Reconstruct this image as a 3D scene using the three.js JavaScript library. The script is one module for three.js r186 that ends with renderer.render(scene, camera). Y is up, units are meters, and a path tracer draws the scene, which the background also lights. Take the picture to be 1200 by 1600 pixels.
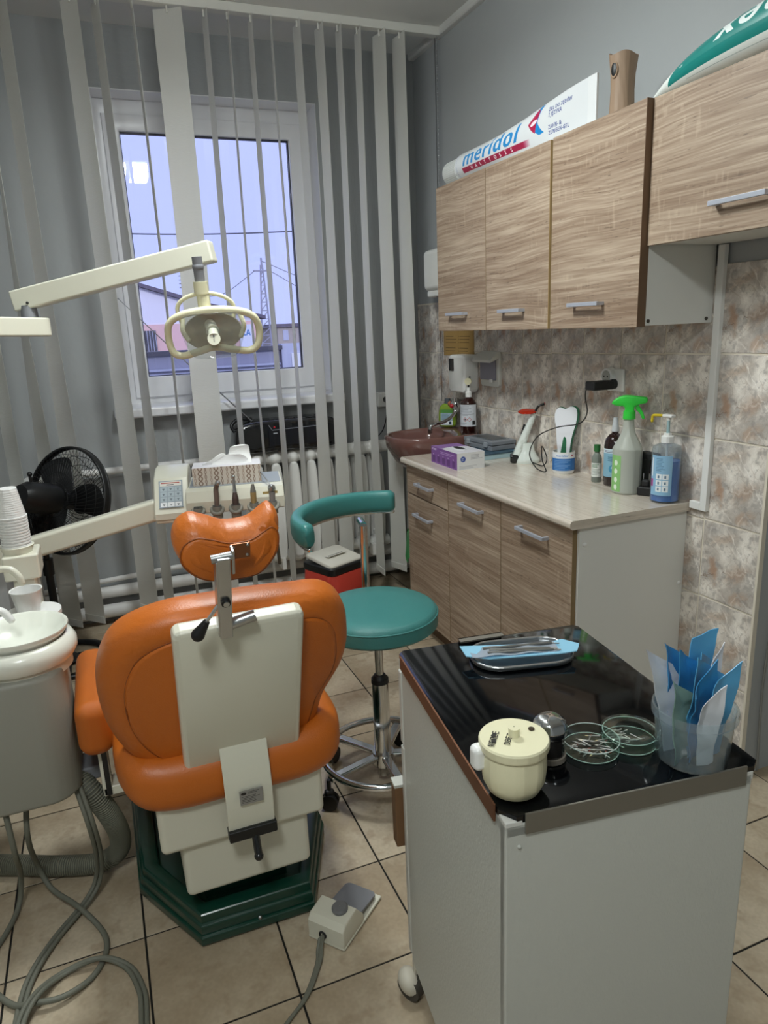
import * as THREE from 'three';
import { RoundedBoxGeometry } from 'three/addons/geometries/RoundedBoxGeometry.js';
import { mergeGeometries, toCreasedNormals } from 'three/addons/utils/BufferGeometryUtils.js';
import { RectAreaLightUniformsLib } from 'three/addons/lights/RectAreaLightUniformsLib.js';

// ---------- camera, sky, lamps, exposure ----------
RectAreaLightUniformsLib.init();
const renderer = new THREE.WebGLRenderer({ antialias: true });
renderer.toneMapping = THREE.LinearToneMapping;
renderer.toneMappingExposure = 1.0;
renderer.shadowMap.enabled = true;
const scene = new THREE.Scene();
const camera = new THREE.PerspectiveCamera(71.3765, 0.75, 0.05, 200);
camera.position.set(0, 1.39, 0);
camera.quaternion.setFromRotationMatrix(new THREE.Matrix4().makeBasis(
  new THREE.Vector3(0.92629, -0.04065, 0.37461), new THREE.Vector3(0.13136, 0.96663, -0.21992), new THREE.Vector3(-0.35317, 0.25292, 0.90072)));
camera.updateMatrixWorld(true);
scene.add(camera);
const SKY = new THREE.Color().setRGB(0.70, 0.78, 1.2);            // pale overcast afternoon sky
scene.background = SKY;
const SUN = new THREE.DirectionalLight(new THREE.Color().setRGB(0.92, 0.95, 1.0), 1.5);   // sun veiled by thin cloud, behind the house
SUN.name = 'veiled_sun'; SUN.position.set(5, 9, 12); SUN.target.position.set(1.5, 0, -12); SUN.castShadow = true; SUN.shadow.radius = 24; SUN.shadow.mapSize.set(2048, 2048);
Object.assign(SUN.shadow.camera, { left: -25, right: 25, top: 25, bottom: -25, near: 0.5, far: 70 });
scene.add(SUN, SUN.target);
const LAMP = { x: 0.41, y: 2.52, z: -1.92, w: 0.29, d: 0.38, power: 92, side: 0.7, color: new THREE.Color().setRGB(0.94, 1.0, 0.99) };
const LAMP_REAR = { x: -0.3, y: 2.52, z: 0.1, w: 0.29, d: 0.38, power: 76, side: 0.8, color: new THREE.Color().setRGB(0.94, 1.0, 0.99) };

// ---------- helpers ----------
const V = (x, y, z) => new THREE.Vector3(x, y, z);
const PI = Math.PI;
let seed = 7;
const rnd = () => { seed = (seed * 1664525 + 1013904223) >>> 0; return seed / 4294967296; };
const rr = (a, b) => a + (b - a) * rnd();
const taken = new Map();
function numbered(n) { const k = taken.get(n) ?? 0; taken.set(n, k + 1); return k ? n + '_' + String(k).padStart(3, '0') : n; }
function clean(g) {
  g = g.index ? g.toNonIndexed() : g;
  for (const k of Object.keys(g.attributes)) if (!['position', 'normal', 'uv'].includes(k)) g.deleteAttribute(k);
  if (!g.attributes.normal) g.computeVertexNormals();
  if (!g.attributes.uv) g.setAttribute('uv', new THREE.BufferAttribute(new Float32Array(g.attributes.position.count * 2), 2));
  g.clearGroups(); return g;
}
const merge = (...gs) => mergeGeometries(gs.flat().map(clean));
const at = (g, x, y, z, rx = 0, ry = 0, rz = 0) => g.applyMatrix4(new THREE.Matrix4().compose(V(x, y, z), new THREE.Quaternion().setFromEuler(new THREE.Euler(rx, ry, rz)), V(1, 1, 1)));
function box(w, h, d, x = 0, y = 0, z = 0, r = 0, seg = 2) {
  const g = r > 0 ? new RoundedBoxGeometry(w, h, d, seg, Math.min(r, w / 2.01, h / 2.01, d / 2.01)) : new THREE.BoxGeometry(w, h, d);
  return g.translate(x, y, z);
}
const bnd = (x0, x1, y0, y1, z0, z1, r = 0, seg = 2) => box(Math.abs(x1 - x0), Math.abs(y1 - y0), Math.abs(z1 - z0), (x0 + x1) / 2, (y0 + y1) / 2, (z0 + z1) / 2, r, seg);
const cyl = (r0, r1, h, x = 0, y = 0, z = 0, seg = 28) => new THREE.CylinderGeometry(r0, r1, h, seg).translate(x, y, z);
const ball = (r, x, y, z, seg = 20) => new THREE.SphereGeometry(r, seg, seg >> 1).translate(x, y, z);
function rod(a, b, r, r2 = r, seg = 14) {
  const d = new THREE.Vector3().subVectors(b, a), g = new THREE.CylinderGeometry(r2, r, d.length(), seg);
  g.applyQuaternion(new THREE.Quaternion().setFromUnitVectors(V(0, 1, 0), d.clone().normalize()));
  return g.translate((a.x + b.x) / 2, (a.y + b.y) / 2, (a.z + b.z) / 2);
}
function tube(pts, r, n = 48, seg = 10, closed = false, tension = 0.5) {
  const p = pts.map((q) => q.isVector3 ? q : V(...q)), c = new THREE.CatmullRomCurve3(p, closed, 'catmullrom', tension);
  const g = new THREE.TubeGeometry(c, n, r, seg, closed);
  if (closed) return g;
  return merge(g, ball(r, p[0].x, p[0].y, p[0].z, 10), ball(r, p.at(-1).x, p.at(-1).y, p.at(-1).z, 10));
}
const lathe = (pts, seg = 40) => new THREE.LatheGeometry(pts.map(([r, y]) => new THREE.Vector2(r, y)), seg);
const solid = (pts, seg = 40, crease = 0.6) => toCreasedNormals(lathe(pts, seg), crease);
function splineShape(pts, n = 120, closed = true) {
  const c = new THREE.CatmullRomCurve3(pts.map(([x, y]) => V(x, y, 0)), closed, 'centripetal');
  return new THREE.Shape(c.getPoints(n).slice(0, -1).map((p) => new THREE.Vector2(p.x, p.y)));
}
const polyShape = (pts) => new THREE.Shape(pts.map(([x, y]) => new THREE.Vector2(x, y)));
function roundRect(w, h, r) {
  const s = new THREE.Shape(), x = -w / 2, y = -h / 2;
  s.moveTo(x + r, y); s.lineTo(x + w - r, y); s.absarc(x + w - r, y + r, r, -PI / 2, 0); s.lineTo(x + w, y + h - r); s.absarc(x + w - r, y + h - r, r, 0, PI / 2);
  s.lineTo(x + r, y + h); s.absarc(x + r, y + h - r, r, PI / 2, PI); s.lineTo(x, y + r); s.absarc(x + r, y + r, r, PI, 1.5 * PI); return s;
}
function ext(shape, depth, bevel = 0, seg = 4, curve = 10) {
  const g = new THREE.ExtrudeGeometry(shape, { depth: Math.max(depth - 2 * bevel, 0.0005), bevelEnabled: bevel > 0, bevelSize: bevel, bevelThickness: bevel, bevelOffset: -bevel, bevelSegments: seg, curveSegments: curve }).translate(0, 0, bevel - depth / 2);
  return bevel > 0 ? toCreasedNormals(g, 0.7) : g;
}
function metric(g, flip = false, du = 0, dv = 0) {               // uv in metres by the way a face points
  g = g.index ? g.toNonIndexed() : g;
  const p = g.attributes.position, n = g.attributes.normal, uv = new Float32Array(p.count * 2);
  for (let i = 0; i < p.count; i++) {
    const ax = Math.abs(n.getX(i)), ay = Math.abs(n.getY(i)), az = Math.abs(n.getZ(i));
    let u, v;
    if (ax >= ay && ax >= az) { u = p.getZ(i); v = p.getY(i); } else if (ay >= az) { u = p.getZ(i); v = p.getX(i); } else { u = p.getX(i); v = p.getY(i); }
    uv[2 * i] = (flip ? v : u) + du; uv[2 * i + 1] = (flip ? u : v) + dv;
  }
  g.setAttribute('uv', new THREE.BufferAttribute(uv, 2)); return g;
}
function bend(g, f) { const p = g.attributes.position; for (let i = 0; i < p.count; i++) { const q = f(p.getX(i), p.getY(i), p.getZ(i)); p.setXYZ(i, ...q); } return toCreasedNormals(g, 0.8); }
function mesh(name, g, m, parent) {
  const o = new THREE.Mesh(g, m); o.name = name; o.castShadow = o.receiveShadow = true; parent.add(o); return o;
}
function thing(name, label, category, [x, y, z] = [0, 0, 0], turn = 0, group) {
  const o = new THREE.Group(); o.name = numbered(name); o.position.set(x, y, z); o.rotation.y = turn; o.userData = { label, category };
  if (group) o.userData.group = group;
  scene.add(o); return o;
}
// a part whose shape is given in room coordinates; the thing stands unturned
function part(name, g, m, root, parent = root) { g = clean(g); g.translate(-root.position.x, -root.position.y, -root.position.z); return mesh(name, g, m, parent); }
function single(name, label, category, g, m, group) {            // a thing of one mesh, shape given in room coordinates
  g = clean(g); g.computeBoundingBox(); const b = g.boundingBox, c = V((b.min.x + b.max.x) / 2, b.min.y, (b.min.z + b.max.z) / 2);
  g.translate(-c.x, -c.y, -c.z); const o = mesh(numbered(name), g, m, scene); o.position.copy(c); o.userData = { label, category };
  if (group) o.userData.group = group; return o;
}
function struct(name, g, m) { const o = mesh(name, g, m, scene); o.userData.kind = 'structure'; return o; }

// ---------- procedural textures ----------
const hash = (x, y, s) => { let h = (x * 374761393 + y * 668265263 + s * 1274126177) | 0; h = Math.imul(h ^ (h >>> 13), 1274126177); return ((h ^ (h >>> 16)) >>> 0) / 4294967296; };
function vn(x, y, px, py, s) {                                    // periodic value noise
  const xi = Math.floor(x), yi = Math.floor(y), fx = x - xi, fy = y - yi, u = fx * fx * (3 - 2 * fx), v = fy * fy * (3 - 2 * fy);
  const w = (i, j) => hash(((i % px) + px) % px, ((j % py) + py) % py, s);
  return (w(xi, yi) * (1 - u) + w(xi + 1, yi) * u) * (1 - v) + (w(xi, yi + 1) * (1 - u) + w(xi + 1, yi + 1) * u) * v;
}
function fbm(x, y, px, py, s, oct = 4) { let a = 0.5, t = 0, n = 0; for (let i = 0; i < oct; i++) { t += a * vn(x, y, px, py, s + i * 17); n += a; a *= 0.5; x *= 2; y *= 2; px *= 2; py *= 2; } return t / n; }
function dataTex(w, h, f, srgb = true) {
  const d = new Uint8Array(w * h * 4);
  for (let j = 0; j < h; j++) for (let i = 0; i < w; i++) { const c = f((i + 0.5) / w, (j + 0.5) / h), k = 4 * (j * w + i); for (let q = 0; q < 3; q++) d[k + q] = Math.max(0, Math.min(255, Math.round(c[q]))); d[k + 3] = 255; }
  const t = new THREE.DataTexture(d, w, h, THREE.RGBAFormat); t.wrapS = t.wrapT = THREE.RepeatWrapping; t.magFilter = THREE.LinearFilter; t.minFilter = THREE.LinearMipmapLinearFilter; t.generateMipmaps = true;
  if (srgb) t.colorSpace = THREE.SRGBColorSpace; t.needsUpdate = true; return t;
}
const mix3 = (a, b, t) => [a[0] + (b[0] - a[0]) * t, a[1] + (b[1] - a[1]) * t, a[2] + (b[2] - a[2]) * t];
const sm = (a, b, x) => { const t = Math.max(0, Math.min(1, (x - a) / (b - a))); return t * t * (3 - 2 * t); };
function canvasTex(w, h, draw) { const c = document.createElement('canvas'); c.width = w; c.height = h; const g = c.getContext('2d'); draw(g, w, h); const t = new THREE.CanvasTexture(c); t.colorSpace = THREE.SRGBColorSpace; t.anisotropy = 8; return t; }
function woodTex(dark, light, s, contrast = 1, saw = true) {       // 1.6 m along the grain, 0.8 m across
  const t = dataTex(1024, 1024, (u, v) => {
    const w = fbm(u * 3, v * 3, 3, 3, s, 3), w2 = fbm(u * 7, v * 5, 7, 5, s + 5, 2), y = v + 0.04 * (w - 0.5) + 0.014 * (w2 - 0.5);
    const a = fbm(u * 5, y * 64, 5, 64, s + 9, 3), b = fbm(u * 13, y * 230, 13, 230, s + 21, 2), c = fbm(u * 2, y * 10, 2, 10, s + 33, 3);
    const flame = Math.sin((y * 46 + 9 * fbm(u * 3, v * 4, 3, 4, s + 41, 2)) * 6.283) * sm(0.5, 0.68, w2);
    let k = 0.5 + contrast * ((a - 0.5) * 0.66 + (b - 0.5) * 0.95 + (c - 0.5) * 0.5 + 0.1 * flame);
    let q = mix3(light, dark, Math.max(0, Math.min(1, k)));
    const pore = vn(u * 70 + 3 * w, y * 440, 70, 440, s + 55);
    q = mix3(q, dark.map((e) => e * 0.72), 0.6 * contrast * sm(0.78, 0.95, pore) * sm(0.4, 0.6, a));
    if (saw) { const m = fbm(u * 9, v * 9, 9, 9, s + 61, 2), l = vn(u * 230, v * 26, 230, 26, s + 70); q = mix3(q, light.map((e) => Math.min(255, e * 1.08)), 0.28 * sm(0.6, 0.72, m) * sm(0.7, 0.9, l)); }
    return q;
  });
  t.repeat.set(1 / 1.6, 1 / 0.8); return t;
}
const M = {};
const std = (c, rough = 0.6, o = {}) => new THREE.MeshStandardMaterial({ color: new THREE.Color(c), roughness: rough, ...o });
const phys = (c, rough = 0.5, o = {}) => new THREE.MeshPhysicalMaterial({ color: new THREE.Color(c), roughness: rough, ...o });
const bumpFine = dataTex(256, 256, (u, v) => { const k = 255 * fbm(u * 24, v * 24, 24, 24, 3, 4); return [k, k, k]; }, false);
const bumpLeather = dataTex(256, 256, (u, v) => { const k = 255 * fbm(u * 60, v * 60, 60, 60, 11, 3); return [k, k, k]; }, false);
const withRepeat = (t, x, y = x) => { const c = t.clone(); c.repeat.set(x, y); c.needsUpdate = true; return c; };

M.wall = std('#a8abac', 0.92, { bumpMap: withRepeat(bumpFine, 2.2), bumpScale: 0.0016 });
M.ceiling = std('#dededb', 0.95, { bumpMap: withRepeat(bumpFine, 2.2), bumpScale: 0.0012 });
M.grout = std('#dcd4c4', 0.9);
M.floorGrout = std('#16140f', 0.9);
M.stone = std('#ffffff', 0.24, {
  map: dataTex(384, 480, (u, v) => {
    const w1 = fbm(u * 3, v * 4, 3, 4, 2, 4), w2 = fbm((u + 0.5 * v) * 4, (v - 0.5 * u) * 6 + w1, 64, 64, 14, 4), w3 = fbm(u * 14, v * 17, 14, 17, 27, 3), gr = vn(u * 190, v * 240, 190, 240, 5);
    let c = mix3([172, 164, 156], [206, 199, 190], sm(0.32, 0.68, w2));
    c = mix3(c, [150, 145, 141], 0.45 * sm(0.5, 0.72, fbm((u + 0.4 * v) * 3 + 2 * w1, (v - 0.4 * u) * 5, 64, 64, 40, 4)));
    const blob = (x, y, a, b, th) => { const dx = u - x, dy = v - y, co = Math.cos(th), si = Math.sin(th); return 1 - sm(0.2, 1.05, Math.hypot((dx * co + dy * si) / a, (dy * co - dx * si) / b) + 1.1 * (w2 - 0.5) + 0.5 * (w3 - 0.5)); };
    c = mix3(c, [158, 125, 102], 0.75 * blob(0.24, 0.36, 0.10, 0.2, 0.3)); c = mix3(c, [158, 134, 117], 0.65 * blob(0.60, 0.40, 0.3, 0.13, 0.5));
    c = mix3(c, [172, 150, 132], 0.55 * blob(0.35, 0.80, 0.3, 0.08, 0.35)); c = mix3(c, [168, 142, 122], 0.6 * blob(0.72, 0.12, 0.2, 0.09, 0.5)); c = mix3(c, [140, 135, 133], 0.6 * blob(0.2, 0.92, 0.14, 0.08, 0.2));
    c = mix3(c, [228, 222, 214], 0.75 * blob(0.8, 0.72, 0.24, 0.16, 0.9)); c = mix3(c, [222, 216, 207], 0.7 * blob(0.12, 0.12, 0.14, 0.12, 0.2)); c = mix3(c, [216, 209, 200], 0.6 * blob(0.45, 0.6, 0.2, 0.1, 0.6));
    const vein = 1 - Math.abs(2 * fbm((u - 0.6 * v) * 3 + w1, (v + 0.6 * u) * 4, 64, 64, 91, 3) - 1), vein2 = 1 - Math.abs(2 * fbm((u - 0.8 * v) * 5, (v + 0.8 * u) * 6 + w1, 64, 64, 133, 3) - 1);
    c = mix3(c, [230, 225, 217], 0.3 * sm(0.88, 0.985, vein)); c = mix3(c, [128, 110, 96], 0.22 * sm(0.92, 0.99, vein2)); c = mix3(c, [134, 128, 124], 0.4 * sm(0.58, 0.75, w3));
    const crack = Math.abs(v - (0.22 + 0.34 * u + 0.18 * (w3 - 0.5))), crack2 = Math.abs(v - (0.86 - 1.25 * (u - 0.55) + 0.14 * (w3 - 0.5)));
    c = mix3(c, [112, 92, 78], 0.7 * (1 - sm(0, 0.011, crack)) * sm(0.44, 0.6, w3)); c = mix3(c, [232, 228, 222], 0.7 * (1 - sm(0, 0.012, crack2)) * sm(0.5, 0.56, u));
    const g = 1.06 + 0.11 * gr; return c.map((q) => q * g);
  }),
});
const floorMap = dataTex(512, 512, (u, v) => {
  const a = fbm(u * 7, v * 7, 7, 7, 71, 5), b = fbm(u * 40, v * 40, 40, 40, 80, 3), s = vn(u * 220, v * 220, 220, 220, 90);
  let c = mix3([166, 149, 125], [194, 179, 156], sm(0.25, 0.75, a)); c = mix3(c, [150, 131, 108], 0.35 * sm(0.55, 0.8, b)); const g = 0.965 + 0.06 * s; return c.map((q) => q * g);
});
floorMap.repeat.set(1 / 1.2, 1 / 1.2);
M.floorTile = std('#ffffff', 0.24, { map: floorMap });
const oakMap = woodTex([138, 115, 95], [192, 173, 152], 100);
M.oak = std('#ffffff', 0.5, { map: oakMap, bumpMap: withRepeat(bumpFine, 8, 60), bumpScale: 0.0002 });
M.oakEdge = std('#86704f', 0.6);
M.oakEdgeLight = std('#b79c6c', 0.6);
M.oakEdgeDark = std('#6d5540', 0.6);
const topMap = woodTex([196, 184, 168], [222, 212, 199], 300, 0.8, false);
M.worktop = phys('#ffffff', 0.2, { map: topMap, clearcoat: 0.35, clearcoatRoughness: 0.12 });
M.white = std('#e3e2db', 0.45);
M.melamine = std('#e2e2dd', 0.5);
M.cream = phys('#dedccb', 0.32, { clearcoat: 0.25, clearcoatRoughness: 0.2 });
M.creamMatt = std('#d8d5c4', 0.5);
M.plasticWhite = phys('#e9e9e6', 0.3);
M.ivory = phys('#e6e1bf', 0.3);
M.pvc = phys('#eeeef0', 0.28);
M.radiator = std('#f1f0ec', 0.42);
M.pipe = std('#eae9e7', 0.45);
M.chrome = std('#d4d6d8', 0.12, { metalness: 1 });
M.steel = std('#b9bbbd', 0.3, { metalness: 1 });
M.steelRough = std('#8b8a86', 0.42, { metalness: 1 });
M.aluminium = std('#b9bdc8', 0.42, { metalness: 0.35 });
M.black = std('#131415', 0.42);
M.blackGloss = phys('#0d0e11', 0.16, { clearcoat: 0.6, clearcoatRoughness: 0.08 });
M.blackSoft = std('#1a1a1b', 0.6);
M.rubber = std('#232322', 0.8);
M.grey = std('#7e7f84', 0.55);
M.orangeSeam = std('#8c4713', 0.5);
M.orange = phys('#c2661b', 0.4, { sheen: 0.15, bumpMap: withRepeat(bumpLeather, 10), bumpScale: 0.0003 });
M.teal = phys('#3c7e7b', 0.36, { bumpMap: withRepeat(bumpLeather, 10), bumpScale: 0.0003 });
M.greenBase = phys('#0b3a2d', 0.3, { clearcoat: 0.4, clearcoatRoughness: 0.2 });
M.fabric = phys('#efeee9', 0.95, { transmission: 0.48, thickness: 0, bumpMap: withRepeat(bumpFine, 3, 20), bumpScale: 0.0006 });
M.glass = phys('#f4f6ff', 0.02, { transmission: 1, thickness: 0, ior: 1.5 });
M.clearPlastic = phys('#f2f4f4', 0.08, { transmission: 0.92, thickness: 0, ior: 1.45 });
M.frostPlastic = phys('#edf3f5', 0.14, { transmission: 0.92, thickness: 0, ior: 1.4 });
M.hose = std('#6f7064', 0.6);
M.hoseDark = std('#5c5d53', 0.62);
M.paper = std('#f0f0ee', 0.85);
M.screw = std('#5a564f', 0.4, { metalness: 0.7 });

// ---------- room shell ----------
const XR = 1.69, ZW = -3.66, YC = 2.69, XL = -1.55, ZB = 1.35, XE = 2.7, ZEND = -1.394;
{
  const floor = struct('floor', bnd(XL - 0.2, XE + 0.2, -0.2, -0.002, ZW - 0.3, ZB + 0.2), M.floorGrout);
  const S = 0.3, G = 0.0045, T = 0.012, variants = [0, 1, 2, 3, 4, 5].map((k) => metric(box(S - G, T, S - G, 0, -T / 2, 0, 0.0012, 1), false, k * 0.37, k * 0.53));
  const far = [];
  for (let i = -6; i < 10; i++) for (let j = -3; j < 18; j++) {
    const x0 = -0.06 + i * S, z0 = -1.225 - S + (j - 9) * -S - S * 3, x = x0 + S / 2, z = z0 + S / 2;
    if (x0 < XL - 0.2 || x0 > XE || z0 < ZW - 0.3 || z0 > ZB) continue;
    const seen = x > -0.9 && x < 2.3 && z < -0.55;
    if (seen) { const t = mesh('floor_tile', variants[Math.floor(rnd() * 6)], M.floorTile, floor); t.position.set(x, 0, z); t.rotation.y = Math.floor(rnd() * 4) * PI / 2; }
    else far.push(metric(box(S - G, T, S - G, 0, -T / 2, 0)).translate(x, 0, z));
  }
  const o = mesh('floor_tile_field', merge(far), M.floorTile, floor); o.userData.kind = 'stuff';
}
{
  const wr = struct('wall_right', bnd(XR, XE + 0.2, 0, YC, ZW - 0.3, ZEND), M.wall);
  // tiled dado: each tile its own piece, courses drop slightly towards the window
  const TW = 0.204, TH = 0.2475, gap = 0.0052, top = 1.522;
  const full = box(TW - gap, TH - gap, 0.008, 0, 0, 0, 0.0016, 1).rotateY(-PI / 2);
  mesh('tile_bed', bnd(XR - 0.0084, XR, 0.0, top - 0.03, ZW, ZEND).applyMatrix4(new THREE.Matrix4()), M.grout, wr);
  for (let r = 0; r < 7; r++) for (let c = 0; c < 12; c++) {
    const z1 = ZEND - c * TW, z0 = Math.max(z1 - TW, ZW); if (z1 - z0 < 0.02) continue;
    const zc = (z0 + z1) / 2, drop = 0.0165 * (zc - ZEND), y1 = top - r * TH + drop, y0 = Math.max(y1 - TH, 0); if (y1 - y0 < 0.02) continue;
    let g = full;
    const fw = (z1 - z0) / TW, fh = (y1 - y0) / TH;
    if (fw < 0.99 || fh < 0.99) {
      g = box(z1 - z0 - gap, y1 - y0 - gap, 0.008, 0, 0, 0, 0.0016, 1); const uv = g.attributes.uv; for (let i = 0; i < uv.count; i++) uv.setXY(i, 1 - (1 - uv.getX(i)) * fw, 1 - (1 - uv.getY(i)) * fh); g.rotateY(-PI / 2);
    }
    const t = mesh('wall_tile', g, M.stone, wr); t.position.set(XR - 0.0065, (y0 + y1) / 2, zc);
  }
  mesh('tile_end_trim', bnd(XR - 0.012, XR + 0.004, 0, top, ZEND - 0.002, ZEND + 0.006), M.grout, wr);
}
const WX0 = 0.146, WX1 = 1.166, WY0 = 1.035, WY1 = 2.44, ZO = -3.96;   // window opening
struct('wall_window', merge(bnd(XL - 0.2, WX0, 0, YC, ZO, ZW), bnd(WX1, XR, 0, YC, ZO, ZW), bnd(WX0, WX1, 0, WY0, ZO, ZW), bnd(WX0, WX1, WY1, YC, ZO, ZW)), M.wall);
struct('ceiling', bnd(XL - 0.2, XE + 0.2, YC, YC + 0.2, ZO, ZB + 0.2), M.ceiling);
struct('wall_left', merge(bnd(XL - 0.2, XL, 0, YC, ZW, ZB + 0.2), bnd(XL, -0.385, 0, YC, ZW, -2.75)), M.wall);
struct('wall_back', bnd(XL, XE + 0.2, 0, YC, ZB, ZB + 0.2), M.wall);
struct('wall_far_right', bnd(XE, XE + 0.2, 0, YC, ZEND, ZB), M.wall);
struct('trim_1', bnd(XR - 0.03, XR + 0.03, YC - 0.03, YC + 0.01, ZW, ZB, 0.012), M.ceiling);

// ---------- window ----------
{
  const w = new THREE.Group(); w.name = 'window_1'; w.userData.kind = 'structure'; scene.add(w);
  const ring = (x0, x1, y0, y1, t, tb, z0, z1, r) => {
    const s = polyShape([[x0, y0], [x1, y0], [x1, y1], [x0, y1]]); s.holes.push(new THREE.Path([[x0 + t, y0 + tb], [x0 + t, y1 - t], [x1 - t, y1 - t], [x1 - t, y0 + tb]].map(([x, y]) => new THREE.Vector2(x, y))));
    return ext(s, z1 - z0, r, 2).translate(0, 0, (z0 + z1) / 2);
  };
  mesh('window_frame', ring(WX0 - 0.01, WX1 + 0.01, WY0 - 0.01, WY1 + 0.01, 0.085, 0.09, -3.86, -3.79, 0.004), M.pvc, w);
  const sash = mesh('window_sash', ring(0.186, 1.126, 1.09, 2.372, 0.072, 0.1, -3.835, -3.772, 0.008), M.pvc, w);
  mesh('gasket', merge(ring(0.254, 1.058, 1.186, 2.303, 0.008, 0.008, -3.815, -3.79, 0)), M.black, sash);
  mesh('window_pane', bnd(0.256, 1.056, 1.188, 2.301, -3.812, -3.806), M.glass, w);
  mesh('window_sill', bnd(0.07, 1.212, 1.013, 1.06, -3.80, -3.565, 0.012, 3), M.pvc, w);
  mesh('outer_sill', bnd(0.1, 1.2, 1.0, 1.03, -4.05, -3.86), M.steelRough, w);
}

struct('trim_2', merge(bnd(WX0, WX1, WY1 - 0.004, WY1, -3.79, ZW + 0.001), bnd(WX1 - 0.004, WX1, WY0, WY1 - 0.004, -3.79, ZW + 0.001), bnd(WX0, WX0 + 0.004, WY0, WY1 - 0.004, -3.79, ZW + 0.001)), M.pvc);   // white plastered window reveal

// ---------- outside ----------
{
  const g0 = -0.4;
  struct('outdoor_ground', bnd(-30, 60, g0 - 0.3, g0, -90, -4.3), std('#7d7b76', 0.95));
  const stucco = std('#f1ecf1', 0.9), pink = std('#f0c4bd', 0.9), roofM = std('#6a6270', 0.8), dark = std('#4a4854', 0.5), conc = std('#a3a2b0', 0.9), pale = std('#c2c4d4', 0.8);
  const h = thing('house', 'low pale house with pink lower wall and grey roof edge beyond the window', 'building', [1.2, g0, -14]);
  part('wall', ext(polyShape([[-0.9, 1.55], [2.62, 1.55], [2.62, 1.6], [1.79, 1.80], [0.8, 2.12], [-0.9, 2.66]]), 3).translate(0, 0, -13.5), stucco, h);
  part('lower_wall', bnd(-0.9, 2.64, g0, 1.55, -15, -11.99), pink, h);
  part('roof', ext(polyShape([[-0.95, 2.68], [0.8, 2.125], [1.79, 1.805], [2.74, 1.575], [2.74, 1.63], [1.79, 1.86], [0.8, 2.18], [-0.95, 2.74]]), 3.2).translate(0, 0, -13.5), roofM, h);
  const hw = part('window', bnd(0.80, 1.0, 1.1, 1.46, -12.02, -11.96), dark, h);
  part('window_bar', merge([0, 1, 2, 3, 4].map((k) => rod(V(0.82 + k * 0.042, 1.1, -11.95), V(0.82 + k * 0.042, 1.46, -11.95), 0.005))), pale, h, hw);
  part('sign', bnd(2.3, 2.54, 1.1, 1.5, -11.99, -11.95), new THREE.MeshStandardMaterial({ roughness: 0.7, map: canvasTex(128, 192, (c, w, hh) => { c.fillStyle = '#e3e6ee'; c.fillRect(0, 0, w, hh); c.fillStyle = '#2f72b5'; c.font = 'bold 62px sans-serif'; c.fillText('LA', 22, 84); }) }), h);
  const f = thing('yard_wall', 'grey low yard wall with pale horizontal rails outside the window', 'wall', [1.4, g0, -9]);
  part('wall', bnd(-1.2, 2.2, g0, 1.15, -9.15, -9), conc, f); part('coping', bnd(-1.25, 2.24, 1.15, 1.2, -9.2, -8.95), dark, f);
  for (let k = 0; k < 3; k++) part('rail', bnd(-1.2, 2.2, 0.86 + k * 0.055, 0.885 + k * 0.055, -8.99, -8.95), pale, f);
  const f2 = thing('gate_wall', 'pale blue wall with pasted notices at right edge of the window', 'wall', [2.6, g0, -9]);
  part('wall', bnd(2.24, 4.2, g0, 1.22, -9.15, -9), pale, f2); part('notice', bnd(2.36, 2.48, 0.93, 1.1, -9, -8.985), M.paper, f2);
  const h2 = thing('distant_house', 'small distant beige house behind the power pole', 'building', [5.6, g0, -21]);
  part('wall', bnd(4.9, 7.4, g0, 1.46, -24, -20), std('#b8ada2', 0.9), h2); part('roof', bnd(4.8, 7.5, 1.46, 1.55, -24.1, -19.9), roofM, h2); part('window', bnd(5.05, 5.2, 1.1, 1.38, -20.03, -19.98), pale, h2);
  const p = thing('power_pole', 'lattice power pole with crossarms seen through the right window pane', 'pole', [4.52, g0, -20]);
  part('leg', rod(V(4.36, g0, -20), V(4.57, 3.1, -20), 0.03, 0.02), conc, p); part('leg', rod(V(4.78, g0, -20), V(4.62, 3.1, -20), 0.03, 0.02), conc, p);
  for (let k = 0; k < 11; k++) { const y = 0.6 + k * 0.22, t = (y - g0) / 3.5, a = 4.36 + 0.21 * t, b = 4.78 - 0.16 * t; part('brace', merge(rod(V(a, y, -20), V(b, y + 0.2, -20), 0.012), rod(V(a, y, -20), V(b, y, -20), 0.012)), conc, p); }
  part('crossarm', merge(bnd(4.36, 4.84, 2.93, 2.97, -20.03, -19.97), rod(V(4.6, 3.0, -20), V(4.6, 3.28, -20), 0.025)), conc, p);
  const wires = [[[4.4, 2.95, -20], [3.2, 2.3, -18], [1.6, 1.95, -12.2]], [[4.6, 3.2, -20], [6.0, 2.7, -20], [8, 2.6, -20]], [[4.8, 2.95, -20], [6.2, 2.25, -20], [8, 2.1, -20]], [[-1, 2.62, -9.6], [1.5, 2.58, -9.6], [4.5, 2.72, -9.6]]];
  const wl = ['thin power cable sagging from pole to the pale house', 'upper thin cable running right from pole top', 'lower thin cable running right from pole crossarm', 'long thin cable crossing the sky high in the window'];
  wires.forEach((w, k) => single('power_cable', wl[k], 'cable', tube(w, 0.008, 30, 5), dark));
  const tree = thing('bare_tree', 'bare winter tree with fine brown twigs beside the power pole', 'tree', [4.2, g0, -21.5]);
  const tw = [], br = [];
  seed = 99;
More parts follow.
